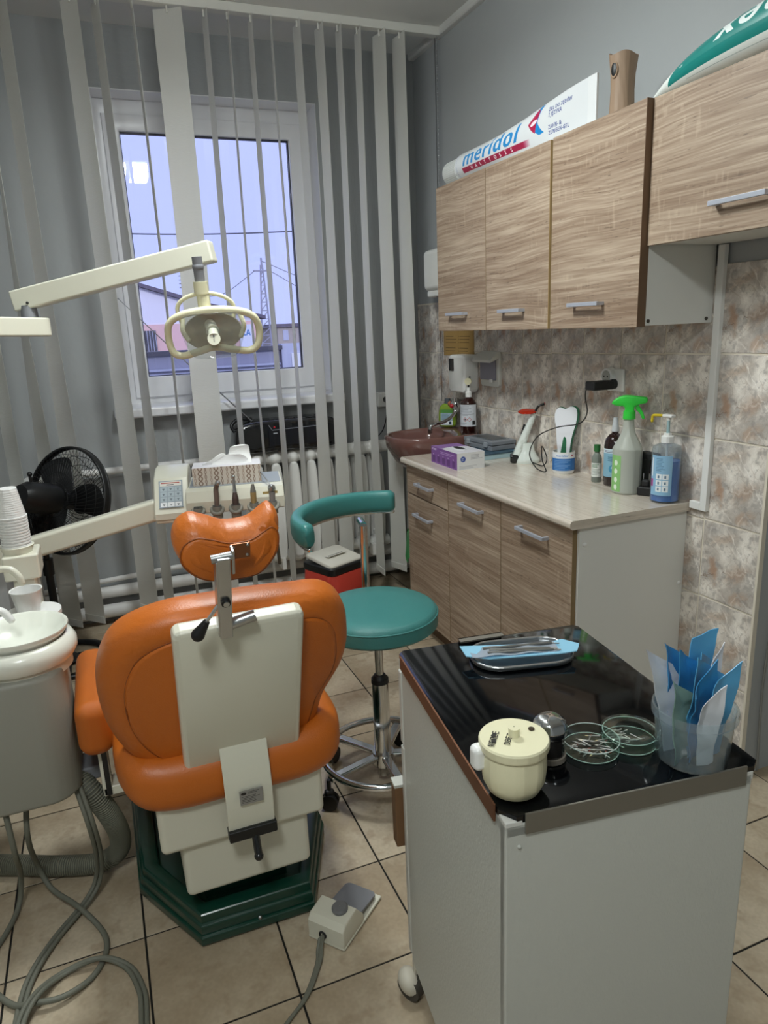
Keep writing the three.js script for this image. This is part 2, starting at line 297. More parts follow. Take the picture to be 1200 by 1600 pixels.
  const grow = (a, dir, len, r, lv) => { const b = a.clone().addScaledVector(dir, len); (lv > 2 ? tw : br).push(rod(a, b, r, r * 0.65, 5)); if (lv < 5) for (let k = 0; k < 3; k++) grow(b, dir.clone().add(V(rr(-0.6, 0.6), rr(-0.1, 0.35), rr(-0.6, 0.6))).normalize(), len * rr(0.55, 0.75), r * 0.6, lv + 1); };
  grow(V(4.3, g0, -21.5), V(0, 1, 0), 0.75, 0.06, 0);
  part('trunk', merge(br), std('#5d5052', 0.9), tree); part('twigs', merge(tw), std('#77666a', 0.9), tree);
  const ae = thing('roof_aerial', 'thin roof aerial on the pale house', 'aerial', [1.52, 1.87, -12.2]);
  part('mast', rod(V(1.52, 1.87, -12.2), V(1.5, 2.35, -12.2), 0.008), dark, ae); part('boom', merge([0, 1, 2, 3].map((k) => rod(V(1.46, 2.1 + k * 0.06, -12.2), V(1.56, 2.1 + k * 0.06, -12.2), 0.005))), dark, ae);
}

// ---------- ceiling lamps ----------
function ceilingLamp(L, label) {
  const t = thing('ceiling_lamp', label, 'lamp', [L.x, L.y - 0.07, L.z]);
  mesh('housing', box(L.w + 0.03, 0.07, L.d + 0.03, 0, 0.115, 0, 0.008), M.white, t); mesh('ceiling_mount', cyl(0.05, 0.05, YC - L.y + 0.005, 0, 0.07 + 0.055 + (YC - L.y) / 2, 0), M.white, t);
  for (const sx of [-1, 1]) {
    const w = L.w / 2 - 0.03, x = sx * (L.w / 4 + 0.005), dm = new THREE.MeshStandardMaterial({ color: 0xf2f2ee, roughness: 0.5, emissive: L.color, emissiveIntensity: 1.6 });
    mesh('diffuser', box(w, 0.06, L.d - 0.02, x, 0.05, 0, 0.004), dm, t);
    const lit = (wd, h, px, py, pz, rx, ry, k) => { const l = new THREE.RectAreaLight(L.color, L.power * k, wd, h); l.name = 'lamp_light'; l.position.set(px, py, pz); l.rotation.set(rx, ry, 0); t.add(l); };
    lit(w, L.d - 0.02, x, 0.018, 0, -PI / 2, 0, 1);                                             // underside, then the sides of the opal box
    lit(L.d - 0.02, 0.05, x + sx * (w / 2 + 0.003), 0.05, 0, 0, -sx * PI / 2, L.side);
    lit(w, 0.05, x, 0.05, L.d / 2 - 0.007, 0, PI, L.side); lit(w, 0.05, x, 0.05, -L.d / 2 + 0.007, 0, 0, L.side);
  }
}
ceilingLamp(LAMP, 'white twin-panel ceiling lamp over the stool, mirrored in the window glass');
ceilingLamp(LAMP_REAR, 'white twin-panel ceiling lamp above and left of the camera');

// ---------- radiator and pipes ----------
{
  const R = thing('radiator', 'white cast iron column radiator under the window sill', 'radiator', [1.02, 0.06, -3.53]);
  const n = 8, x0 = 0.70, pitch = 0.091, prof = (w, h) => ext(splineShape([[-w, 0.03], [-w * 0.7, 0], [w * 0.7, 0], [w, 0.03], [w, h - 0.04], [w * 0.65, h - 0.008], [0, h], [-w * 0.65, h - 0.008], [-w, h - 0.04]], 60), 0.032, 0.012, 3);
  for (let k = 0; k < n; k++) {
    const x = x0 + k * pitch;
    part('section', merge(prof(0.026, 0.5).translate(x, 0.245, -3.475), prof(0.026, 0.5).translate(x, 0.245, -3.575), new THREE.SphereGeometry(0.045, 18, 12).scale(0.9, 0.9, 1.5).translate(x, 0.765, -3.525), new THREE.SphereGeometry(0.042, 18, 12).scale(0.95, 0.9, 1.5).translate(x, 0.245, -3.525), box(0.02, 0.05, 0.09, x, 0.72, -3.525, 0.008), box(0.02, 0.05, 0.09, x, 0.28, -3.525, 0.008)), M.radiator, R);
  }
  part('header_pipe', merge(rod(V(0.62, 0.768, -3.525), V(1.405, 0.768, -3.525), 0.033, 0.033, 20), rod(V(1.4, 0.768, -3.525), V(1.425, 0.768, -3.525), 0.024)), M.radiator, R);
  part('lower_header', rod(V(0.62, 0.245, -3.525), V(1.4, 0.245, -3.525), 0.03, 0.03, 20), M.radiator, R);
  for (const x of [0.79, 1.29]) part('wall_bracket', bnd(x - 0.01, x + 0.01, 0.19, 0.25, -3.65, -3.45), M.radiator, R);
  single('heating_pipe', 'thick white heating pipe lying lowest along the window wall', 'pipe', rod(V(-0.37, 0.075, -3.6), V(1.62, 0.06, -3.6), 0.033, 0.033, 20), M.pipe);
  single('heating_pipe', 'second white heating pipe just above the lowest along the window wall', 'pipe', rod(V(-0.37, 0.165, -3.625), V(1.62, 0.15, -3.625), 0.03, 0.03, 20), M.pipe);
  single('heating_pipe', 'thin white pipe rising slightly above the floor pipes behind the fan', 'pipe', rod(V(-0.37, 0.212, -3.615), V(0.66, 0.262, -3.6), 0.013), M.pipe);
  single('heating_pipe', 'upper white pipe at radiator top height turning along the left pier', 'pipe', tube([[0.63, 0.772, -3.6], [0.2, 0.772, -3.6], [-0.26, 0.77, -3.6], [-0.325, 0.77, -3.58], [-0.345, 0.77, -3.5], [-0.345, 0.768, -3.1], [-0.345, 0.766, -2.76]], 0.017, 80, 12), M.pipe);
}

// ---------- vertical blind ----------
{
  const B = thing('vertical_blind', 'off-white vertical slat blind hanging from a ceiling rail across the window', 'blind', [0.6, 0.13, -3.32]);
  const rail = part('headrail', bnd(-0.95, 1.665, 2.655, 2.69, -3.345, -3.3, 0.004), M.white, B);
  const SL = [[1.470, -94, -105], [1.373, -96, -107], [1.268, -83, -89], [1.178, -83, -87], [1.092, -90, -105], [0.997, -89, -106], [0.887, -78, -88], [0.798, -86, -89], [0.702, -81, -83], [0.607, -90, -90], [0.463, -149, -162], [0.330, -88, -89], [0.197, -101, -107], [0.103, -119, -127], [-0.137, -113, -132], [-0.232, -99, -133], [-0.36, -123, -132], [-0.48, -120, -128], [-0.58, -120, -128]];
  const y0 = 0.132, y1 = 2.648, w = 0.0625, th = 0.0007;
  SL.forEach(([x, a, b], i) => {
    const ny = 26, nx = 6, pos = [], idx = [], uv = [];
    for (let side = 0; side < 2; side++) for (let j = 0; j <= ny; j++) for (let k = 0; k <= nx; k++) {
      const t = j / ny, y = y0 + (y1 - y0) * t, ang = (b + (a - b) * sm(0, 0.75, t)) * PI / 180, s = (k / nx * 2 - 1) * w * (t > 0.985 ? 0.96 : 1);
      const bow = 0.005 * (1 - (s / w) ** 2) + 0.004 * Math.sin(t * 5 + i) , off = bow + (side ? th : -th), c = Math.cos(ang), sn = Math.sin(ang);
      pos.push(x + s * c - off * sn, y, -3.32 + s * sn + off * c); uv.push(s, y);
    }
    const row = nx + 1, lay = (ny + 1) * row;
    for (let j = 0; j < ny; j++) for (let k = 0; k < nx; k++) { const q = j * row + k; idx.push(q, q + 1, q + row + 1, q, q + row + 1, q + row, lay + q, lay + q + row + 1, lay + q + 1, lay + q, lay + q + row, lay + q + row + 1); }
    for (let j = 0; j < ny; j++) for (const k of [0, nx]) { const q = j * row + k; idx.push(q, q + row, lay + q, q + row, lay + q + row, lay + q); }
    for (let k = 0; k < nx; k++) for (const j of [0, ny]) { const q = j * row + k; idx.push(q, lay + q, q + 1, q + 1, lay + q, lay + q + 1); }
    const g = new THREE.BufferGeometry(); g.setAttribute('position', new THREE.Float32BufferAttribute(pos, 3)); g.setAttribute('uv', new THREE.Float32BufferAttribute(uv, 2)); g.setIndex(idx); g.computeVertexNormals();
    const s = part('slat', g, M.fabric, B);
    const cb = Math.cos(b * PI / 180), sb = Math.sin(b * PI / 180);
    part('weight_pocket', at(box(2 * w - 0.004, 0.034, 0.004, 0, 0, 0, 0.0015, 1), x - 0.0008 * sb, y0 + 0.018, -3.32 + 0.0008 * cb, 0, -b * PI / 180, 0), M.fabric, B, s);
    part('carrier', rod(V(x, 2.63, -3.32), V(x, 2.66, -3.32), 0.004), M.white, B, s);
  });
  part('control_cord', merge(rod(V(1.655, 2.66, -3.335), V(1.655, 1.0, -3.335), 0.0014, 0.0014, 6)), M.rubber, B, rail);
  const beads = []; for (let k = 0; k < 190; k++) beads.push(new THREE.SphereGeometry(0.0034, 6, 4).translate(1.652, 2.645 - k * 0.0085, -3.312));
  const bc = part('bead_chain', merge(beads, rod(V(1.652, 2.66, -3.312), V(1.652, 1.04, -3.312), 0.001, 0.001, 5)), M.steel, B, rail); bc.userData.kind = 'stuff';
}

// ---------- wall cabinets, base cabinets, worktop ----------
function barHandle(name, root, parent, x, y, zc, len) {           // flat bar with two posts, on a front facing the room
  const g = merge(bnd(x - 0.027, x - 0.019, y - 0.006, y + 0.006, zc - len / 2, zc + len / 2, 0.0015, 1), bnd(x - 0.021, x, y - 0.005, y + 0.005, zc - len / 2, zc - len / 2 + 0.012), bnd(x - 0.021, x, y - 0.005, y + 0.005, zc + len / 2 - 0.012, zc + len / 2));
  return part(name, g, M.aluminium, root, parent);
}
const dv = [0.0, 0.31, 0.12, 0.55, 0.22, 0.68, 0.44, 0.05]; let di = 0;
function front(name, root, x, y0, y1, z0, z1, hz, hy, hl, band = M.oakEdge) {
  const g = metric(bnd(x, x + 0.017, y0, y1, z0, z1, 0.001, 1), false, 0.9 + 0.37 * di, dv[di % 8]); di++;
  const d = part(name, g, M.oak, root);
  part('edge_band', bnd(x + 0.0005, x + 0.0165, y0 + 0.001, y1 - 0.001, z1 - 0.0004, z1 + 0.0006), band, root, d);
  barHandle('handle', root, d, x, hy, hz, hl); return d;
}
{
  const X = 1.40, Y0 = 1.357, Y1 = 1.922;
  const carcass = (root, y0, y1, z0, z1) => part('body', bnd(X + 0.018, XR - 0.012, y0, y1, z0, z1, 0.001, 1), M.melamine, root);
  const a = thing('wall_cabinet', 'oak-look double door wall cabinet nearest the window', 'cabinet', [1.54, Y0, -2.635]);
  carcass(a, Y0 + 0.003, Y1 - 0.002, -2.838, -2.433);
  a.userData.label = 'oak-look two door wall cabinet under the big toothpaste tube, nearest the window';
  front('door', a, X, Y0, Y1, -2.838, -2.4375, -2.652, 1.423, 0.145);
  part('body', bnd(X + 0.018, XR - 0.012, Y0 + 0.003, Y1 - 0.002, -2.432, -2.036, 0.001, 1), M.melamine, a);
  front('door', a, X, Y0, Y1, -2.4345, -2.036, -2.242, 1.422, 0.14, M.oakEdgeLight);
  const b = thing('wall_cabinet', 'oak-look single door wall cabinet between the double door unit and the flap cabinet', 'cabinet', [1.54, Y0, -1.825]);
  carcass(b, Y0 + 0.003, Y1 - 0.002, -2.03, -1.623);
  front('door', b, X + 0.006, Y0, Y1 + 0.004, -2.031, -1.622, -1.836, 1.427, 0.145);
  part('side_edge', bnd(X + 0.006, X + 0.034, Y0, Y1 + 0.004, -1.6222, -1.6205), M.oakEdgeDark, b);
  for (const [x, y] of [[1.445, 1.372], [1.655, 1.372]]) part('screw', new THREE.CylinderGeometry(0.005, 0.005, 0.003, 14).rotateX(PI / 2).translate(x, y, -1.6215), M.screw, b);
  const c = thing('wall_cabinet', 'short oak-look flap cabinet at the top right with white underside', 'cabinet', [1.54, 1.568, -1.315]);
  part('body', bnd(X + 0.044, XR - 0.012, 1.572, Y1, -1.617, -1.018, 0.001, 1), M.melamine, c);
  front('door', c, X + 0.026, 1.568, Y1 + 0.004, -1.618, -1.018, -1.313, 1.637, 0.16);
}
{
  const X = 1.252, Y0 = 0.087, Y1 = 0.786;
  const unit = (label, z0, z1) => {
    const u = thing('base_cabinet', label, 'cabinet', [1.47, 0, (z0 + z1) / 2]);
    part('body', bnd(X + 0.0175, XR - 0.012, Y0, Y1 + 0.004, z0, z1), M.melamine, u);
    part('plinth', bnd(X + 0.05, XR - 0.03, 0.0, Y0, z0 + 0.002, z1 - 0.002), M.oakEdgeDark, u); return u;
  };
  const a = unit('oak-look base cabinet with a drawer above a door, beside the sink', -2.892, -2.487);
  front('drawer', a, X, 0.659, Y1, -2.892, -2.4885, -2.69, 0.719, 0.15);
  front('door', a, X, Y0, 0.653, -2.892, -2.4885, -2.71, 0.578, 0.16);
  const b = unit('oak-look single door base cabinet in the middle under the worktop', -2.485, -2.082);
  front('door', b, X, Y0, Y1, -2.485, -2.0835, -2.28, 0.718, 0.16);
  const c = unit('oak-look single door base cabinet with white side panel, nearest the trolley', -2.080, -1.672);
  front('door', c, X, Y0, Y1, -2.080, -1.6745, -1.873, 0.726, 0.16);
  part('side_panel', bnd(X + 0.018, XR - 0.012, 0, Y1 + 0.004, -1.672, -1.666), M.melamine, c);
  for (const [x, y] of [[1.29, 0.735], [1.665, 0.55]]) part('screw_cap', new THREE.SphereGeometry(0.007, 14, 8).scale(1, 1, 0.5).translate(x, y, -1.665), M.plasticWhite, c);
  // worktop with rounded front edge
  const s = new THREE.Shape(), t = 0.027, r = 0.011; s.moveTo(0, 0); s.lineTo(0.446, 0); s.absarc(0.446, r, r, -PI / 2, 0); s.lineTo(0.457, t - r); s.absarc(0.446, t - r, r, 0, PI / 2); s.lineTo(0, t); s.closePath();
  const g = new THREE.ExtrudeGeometry(s, { depth: 1.25, bevelEnabled: false, curveSegments: 8 }); g.rotateY(PI); g.translate(XR - 0.007, 0.791, -1.652);
  single('worktop', 'pale wood-grain worktop over the base cabinets', 'worktop', metric(g, false, 0.3, 0.2), M.worktop);
}
{ // cable duct
  const t = thing('cable_duct', 'white plastic cable duct bending down the tiled wall to the worktop', 'cable duct', [1.68, 0.8, -1.6]);
  part('upright', bnd(XR - 0.024, XR - 0.008, 0.803, 1.57, -1.607, -1.583, 0.002, 1), M.plasticWhite, t);
  part('foot', bnd(XR - 0.024, XR - 0.008, 0.803, 0.827, -1.648, -1.607, 0.002, 1), M.plasticWhite, t);
}

// ---------- things on the wall above the sink ----------
{
  const d = thing('soap_dispenser', 'white wall soap dispenser with a black sensor window above the tap', 'dispenser', [1.64, 1.065, -3.08]);
  const face = ext(roundRect(0.17, 0.178, 0.03), 0.085, 0.014, 4).rotateY(-PI / 2).translate(1.641, 1.153, -3.075);
  part('body', bend(clean(face), (x, y, z) => [x + (x < 1.62 ? 0.05 * Math.max(0, 1.1 - y) + 0.8 * (z + 3.075) ** 2 : 0), y, z]), M.plasticWhite, d);
  part('sensor_window', box(0.006, 0.058, 0.048, 1.6015, 1.195, -3.118, 0.002), M.blackGloss, d);
  part('keyhole', new THREE.CylinderGeometry(0.004, 0.004, 0.004, 10).rotateX(PI / 2).translate(1.63, 1.14, -2.99), M.black, d);
  const h = thing('towel_holder', 'pale open wall holder with smoky back plate beside the soap dispenser', 'holder', [1.66, 1.1, -2.866]);
  part('back_plate', ext(roundRect(0.165, 0.155, 0.02), 0.016, 0.004).rotateY(-PI / 2).translate(1.674, 1.18, -2.868), std('#d9d9d2', 0.5), h);
  part('smoky_plate', box(0.008, 0.1, 0.135, 1.662, 1.182, -2.875, 0.004), std('#86838f', 0.35), h);
  part('hood', ext(polyShape([[0, 0], [0.052, -0.02], [0.054, -0.01], [0.024, 0.018], [0, 0.026]]), 0.165, 0.003).rotateY(PI).translate(1.675, 1.232, -2.868), std('#d9d9d2', 0.5, { side: THREE.DoubleSide }), h);
  for (const [y, z] of [[1.225, -2.835], [1.225, -2.9], [1.13, -2.835]]) part('clip', box(0.012, 0.016, 0.014, 1.654, y, z, 0.003), M.plasticWhite, h);
  const n = thing('wall_notice', 'tan paper notice with small print taped above the soap dispenser', 'notice', [1.678, 1.228, -3.19]);
  const nt = canvasTex(512, 384, (c, w, hh) => { c.fillStyle = '#a8874f'; c.fillRect(0, 0, w, hh); c.fillStyle = '#9a7a45'; c.fillRect(w * 0.49, 0, 8, hh); c.fillStyle = '#5f4a2a'; for (let k = 0; k < 2; k++) for (let r = 0; r < 14; r++) { if (r % 4 === 3) continue; c.fillRect(40 + k * 240, 30 + r * 24, 130 + ((r * 53 + k * 31) % 60), 5); c.fillRect(22 + k * 240, 29 + r * 24, 8, 8); } });
  const ng = box(0.315, 0.225, 0.003); mesh('sheet', ng.rotateY(-PI / 2), new THREE.MeshStandardMaterial({ map: nt, roughness: 0.8 }), n).position.set(0.002, 0.115, 0);
  const p = thing('towel_dispenser', 'white wall dispenser half hidden behind the first wall cabinet', 'dispenser', [1.63, 1.515, -3.2]);
  part('body', bnd(1.575, XR - 0.004, 1.545, 1.735, -3.36, -3.04, 0.025, 4), M.plasticWhite, p); part('slot', bnd(1.59, XR - 0.004, 1.515, 1.547, -3.345, -3.055, 0.008), M.plasticWhite, p);
  const s = thing('wall_socket', 'white double socket on the tiled wall with a black adapter plugged in', 'socket', [1.675, 1.175, -2.022]);
  part('plate', box(0.012, 0.078, 0.085, XR - 0.014, 1.175, -2.022, 0.006), M.plasticWhite, s);
  part('cover', new THREE.CylinderGeometry(0.03, 0.033, 0.022, 28).rotateZ(PI / 2).translate(XR - 0.024, 1.185, -2.05), M.plasticWhite, s);
  part('socket_well', merge(new THREE.CylinderGeometry(0.021, 0.021, 0.002, 24).rotateZ(PI / 2).translate(XR - 0.0355, 1.187, -2.05)), std('#a8a8a0', 0.6), s);
  part('contact_hole', merge([-1, 1].map((k) => new THREE.CylinderGeometry(0.003, 0.003, 0.002, 8).rotateZ(PI / 2).translate(XR - 0.0368, 1.187, -2.05 + k * 0.009))), M.black, s);
  const a = thing('power_adapter', 'black plug-in power adapter sticking out of the tiled wall socket', 'adapter', [1.62, 1.146, -2.02]);
  part('block', bnd(1.565, 1.655, 1.146, 1.176, -2.05, -2.0, 0.006), M.blackSoft, a); part('plug', rod(V(1.655, 1.162, -2.022), V(1.672, 1.162, -2.022), 0.017), M.blackSoft, a);
  single('adapter_cable', 'thin black cable looping from the adapter down behind the white cup', 'cable', tube([[1.57, 1.158, -2.045], [1.585, 1.12, -2.07], [1.61, 1.06, -2.09], [1.60, 1.02, -2.12], [1.56, 1.0, -2.2], [1.545, 0.955, -2.30], [1.55, 0.88, -2.36], [1.56, 0.828, -2.33], [1.565, 0.822, -2.27], [1.575, 0.86, -2.31], [1.60, 0.905, -2.35], [1.61, 0.86, -2.33], [1.615, 0.825, -2.36], [1.62, 0.822, -2.42], [1.62, 0.826, -2.46]], 0.0022, 160, 8), M.rubber);
  const w = thing('wall_socket', 'small white socket beside the window with a thin black lead', 'socket', [1.45, 0.95, -3.65]);
  part('plate', box(0.075, 0.08, 0.03, 1.452, 1.0, -3.645, 0.008), M.plasticWhite, w); part('plug', rod(V(1.46, 1.0, -3.63), V(1.46, 1.0, -3.60), 0.016), M.black, w);
  single('radio_lead', 'black mains lead hanging from the window socket behind the radiator', 'cable', tube([[1.46, 0.99, -3.61], [1.455, 0.93, -3.605], [1.43, 0.84, -3.61], [1.38, 0.78, -3.63], [1.33, 0.7, -3.64]], 0.003, 40, 6), M.rubber);
}

// ---------- sink ----------
{
  const brown = phys('#72504a', 0.16, { clearcoat: 0.5, clearcoatRoughness: 0.06 });
  const s = thing('wash_basin', 'reddish brown ceramic corner wash basin at the end of the worktop', 'basin', [1.46, 0.66, -3.085]);
  const cx = 1.462, cz = -3.085, rings = [ // scale x, scale z, y, shift x
    [0.25, 0.3, 0.66, 0.1], [0.62, 0.62, 0.69, 0.05], [0.86, 0.88, 0.755, 0.02], [0.975, 0.985, 0.83, 0], [1, 1, 0.862, 0], [0.995, 0.995, 0.878, 0], [0.96, 0.965, 0.884, 0], [0.9, 0.93, 0.882, -0.004], [0.70, 0.86, 0.876, -0.048], [0.66, 0.80, 0.845, -0.048], [0.58, 0.68, 0.79, -0.048], [0.43, 0.46, 0.755, -0.048], [0.12, 0.12, 0.742, -0.048], [0.001, 0.001, 0.742, -0.048]];
  const N = 64, pos = [], idx = [];
  rings.forEach(([sx, sz, y, dx]) => { for (let k = 0; k < N; k++) { const a = k / N * 2 * PI, c = Math.cos(a), q = Math.sin(a), e = 2 / (c > 0 ? 5 : 2.7); let x = Math.sign(c) * Math.abs(c) ** e * 0.215 * sx, z = Math.sign(q) * Math.abs(q) ** (2 / 2.7) * 0.176 * sz; z *= 1 - 0.12 * Math.max(0, -x / 0.215); pos.push(cx + x + dx, y, cz + z); } });
  for (let j = 0; j < rings.length - 1; j++) for (let k = 0; k < N; k++) { const a = j * N + k, b = j * N + (k + 1) % N; idx.push(a, a + N, b, b, a + N, b + N); }
  const g = new THREE.BufferGeometry(); g.setAttribute('position', new THREE.Float32BufferAttribute(pos, 3)); g.setIndex(idx); g.computeVertexNormals();
  part('bowl', g, brown, s);
  part('overflow', new THREE.TorusGeometry(0.012, 0.003, 8, 20).rotateY(PI / 2).rotateZ(0.5).translate(1.553, 0.845, -3.06), M.chrome, s);
  part('drain', new THREE.CylinderGeometry(0.022, 0.022, 0.004, 24).translate(cx - 0.048, 0.744, cz), M.chrome, s);
  part('waste_pipe', tube([[1.43, 0.7, -3.085], [1.43, 0.55, -3.085], [1.5, 0.5, -3.085], [1.6, 0.52, -3.085], [1.675, 0.52, -3.085]], 0.018, 40, 12), M.plasticWhite, s);
  const t = thing('wall_tap', 'chrome wall tap with red handle and long curved spout over the basin', 'tap', [1.66, 0.9, -3.11]);
  part('body', merge(rod(V(1.683, 1.008, -3.13), V(1.61, 1.008, -3.13), 0.02), ball(0.027, 1.625, 1.005, -3.125), rod(V(1.62, 0.985, -3.12), V(1.62, 1.035, -3.12), 0.018)), M.chrome, t);
  part('spout', tube([[1.62, 0.985, -3.115], [1.612, 0.965, -3.112], [1.585, 0.945, -3.10], [1.54, 0.93, -3.085], [1.49, 0.925, -3.07], [1.462, 0.918, -3.065], [1.455, 0.9, -3.065], [1.455, 0.888, -3.065]], 0.0085, 60, 12), M.chrome, t);
  part('aerator', rod(V(1.455, 0.885, -3.065), V(1.455, 0.905, -3.065), 0.0115), M.chrome, t);
  part('handle', rod(V(1.625, 1.0, -3.14), V(1.62, 1.003, -3.178), 0.008, 0.013), std('#a86a52', 0.4), t);
  part('red_knob', merge(new THREE.SphereGeometry(0.011, 16, 10).translate(1.6, 0.998, -3.118)), std('#b3262a', 0.3), t);
}
const bottleLabel = (r, h, y, facing, span, draw, w = 256, hh = 256) => new THREE.Mesh(new THREE.CylinderGeometry(r, r, h, 28, 1, true, facing - span / 2, span).translate(0, y, 0), new THREE.MeshStandardMaterial({ map: canvasTex(w, hh, draw), roughness: 0.6 }));
function label(root, r, h, y, facing, span, draw, sx = 1, w = 256, hh = 256) { const m = bottleLabel(r, h, y, facing, span, draw, w, hh); m.name = 'paper_label'; m.castShadow = m.receiveShadow = true; m.scale.z = sx; root.add(m); return m; }
const lines = (c, x, y, w, n, step, hgt = 3, col = '#555') => { c.fillStyle = col; for (let i = 0; i < n; i++) c.fillRect(x, y + i * step, w * (0.6 + 0.4 * hash(i, n, 4)), hgt); };
{ // green soap
  const b = thing('soap_bottle', 'green liquid soap bottle with grey cap on the back of the brown basin', 'bottle', [1.622, 0.884, -3.205], 0.0); b.scale.setScalar(1.1);
  mesh('bottle', clean(ext(splineShape([[-0.034, 0.004], [0.034, 0.004], [0.04, 0.02], [0.039, 0.07], [0.034, 0.092], [0.018, 0.106], [0, 0.109], [-0.018, 0.106], [-0.034, 0.092], [-0.039, 0.07], [-0.04, 0.02]], 60), 0.042, 0.014, 4)).rotateY(-0.75), phys('#7f9c2f', 0.2, { clearcoat: 0.4 }), b);
  mesh('cap', cyl(0.013, 0.015, 0.022, 0, 0.118, 0), std('#4b5258', 0.5), b);
  const lab = mesh('paper_label', new THREE.PlaneGeometry(0.056, 0.07).translate(0, 0.046, 0.0215).rotateY(-0.75), new THREE.MeshStandardMaterial({ roughness: 0.5, map: canvasTex(256, 320, (c) => { c.fillStyle = '#9fb6c4'; c.fillRect(0, 0, 256, 320); c.fillStyle = '#4f8a3d'; c.fillRect(0, 0, 256, 70); c.fillStyle = '#e8f0f4'; c.fillRect(0, 230, 256, 90); lines(c, 20, 90, 200, 8, 16, 6, '#4f6f86'); c.fillStyle = '#22324a'; c.fillRect(180, 245, 50, 60); lines(c, 16, 245, 130, 4, 18, 6, '#3d5a78'); }) }), b);
  lab.position.set(0, 0, 0);
}
{ // brown pump bottle
  const b = thing('pump_bottle', 'dark brown bottle with white label and pump nozzle beside the tap', 'bottle', [1.61, 0.884, -2.965]);
  mesh('bottle', solid([[0.001, 0], [0.036, 0], [0.039, 0.005], [0.039, 0.125], [0.036, 0.142], [0.024, 0.158], [0.013, 0.165], [0.013, 0.172], [0.001, 0.172]]), phys('#2a0f0b', 0.12, { clearcoat: 0.6 }), b);
  mesh('collar', solid([[0.001, 0.168], [0.015, 0.168], [0.015, 0.19], [0.009, 0.195], [0.008, 0.212], [0.001, 0.212]]), M.plasticWhite, b);
  mesh('stem', cyl(0.004, 0.004, 0.03, 0, 0.222, 0), M.black, b);
  mesh('nozzle', merge(solid([[0.001, -0.012], [0.011, -0.012], [0.016, 0], [0.016, 0.012], [0.001, 0.014]]).rotateX(PI / 2).rotateY(-0.7).translate(0, 0.24, 0)), M.ivory, b);
  label(b, 0.0396, 0.1, 0.085, -0.75, 2.6, (c, w, h) => { c.fillStyle = '#ccd0d6'; c.fillRect(0, 0, w, h); lines(c, 20, 18, 200, 9, 13, 4, '#7a7f8a'); c.strokeStyle = '#b03030'; c.lineWidth = 4; for (const x of [110, 160]) { c.beginPath(); c.moveTo(x, 150); c.lineTo(x + 24, 174); c.lineTo(x, 198); c.lineTo(x - 24, 174); c.closePath(); c.stroke(); } c.fillStyle = '#222'; c.fillRect(102, 166, 16, 16); c.fillRect(195, 190, 40, 50); lines(c, 20, 215, 120, 2, 14, 4, '#7a7f8a'); });
}

// ---------- on the worktop ----------
const YT = 0.818, CAMF = -0.72;                                   // worktop height; the way labels face, towards the room
{
  const b = thing('glove_box', 'purple and white glove box with oval opening on the worktop', 'box', [1.359, YT, -2.607]);
  const w = 0.124, h = 0.068, d = 0.236;
  const side = canvasTex(512, 160, (c, W, H) => { c.fillStyle = '#7d4f97'; c.fillRect(0, 0, W, H); c.fillStyle = '#c9aed8'; c.font = 'bold 26px sans-serif'; c.fillRect(16, 10, 18, 18); lines(c, 40, 12, 90, 2, 11, 6, '#d8c6e4'); lines(c, 190, 26, 300, 2, 16, 7, '#b795cc'); for (let k = 0; k < 5; k++) { c.fillStyle = '#5f3579'; c.fillRect(26 + k * 98, 84, 58, 62); c.fillStyle = '#d8c6e4'; c.fillRect(40 + k * 98, 66, 12, 12); } });
  const end = canvasTex(320, 176, (c, W, H) => { c.fillStyle = '#d8d8d8'; c.fillRect(0, 0, W, H); c.fillStyle = '#3a4f96'; c.beginPath(); c.arc(70, 66, 30, 0, 7); c.fill(); c.fillStyle = '#cfd6ea'; lines(c, 52, 54, 36, 3, 11, 4, '#cfd6ea'); lines(c, 160, 26, 140, 4, 14, 4, '#77767f'); lines(c, 24, 138, 270, 3, 12, 3, '#8d8c94'); });
  const top = canvasTex(512, 256, (c, W, H) => { c.fillStyle = '#d6d4da'; c.fillRect(0, 0, W, H); c.fillStyle = '#8d66a4'; c.beginPath(); c.moveTo(0, 0); c.lineTo(210, 0); c.bezierCurveTo(150, 60, 150, 190, 210, 256); c.lineTo(0, 256); c.fill(); });
  const mt = (t) => new THREE.MeshStandardMaterial({ map: t, roughness: 0.45 });
  const g = new THREE.BoxGeometry(w, h, d).translate(0, h / 2, 0);
  // faces: +x, -x, +y, -y, +z, -z
  const uv = g.attributes.uv; for (let i = 8; i < 12; i++) { const u = uv.getX(i), v = uv.getY(i); uv.setXY(i, 1 - v, u); }
  const carton = mesh('carton', g, [mt(end), mt(side), mt(top), mt(end), mt(end), mt(end)], b);
  const o = ext(splineShape([[-0.05, 0], [-0.03, 0.026], [0.03, 0.026], [0.05, 0], [0.03, -0.026], [-0.03, -0.026]], 50), 0.002).rotateX(-PI / 2).rotateY(PI / 2).translate(0, h + 0.0006, 0.01);
  const op = mesh('opening_flap', o, std('#dcdce0', 0.5), carton);
  mesh('dispensing_slot', ext(splineShape([[-0.038, 0.003], [-0.01, 0.013], [0.036, 0.008], [0.04, -0.006], [0, -0.014], [-0.036, -0.009]], 50), 0.002).rotateX(-PI / 2).rotateY(PI / 2).translate(0.004, h + 0.0022, 0.01), M.black, op);
}
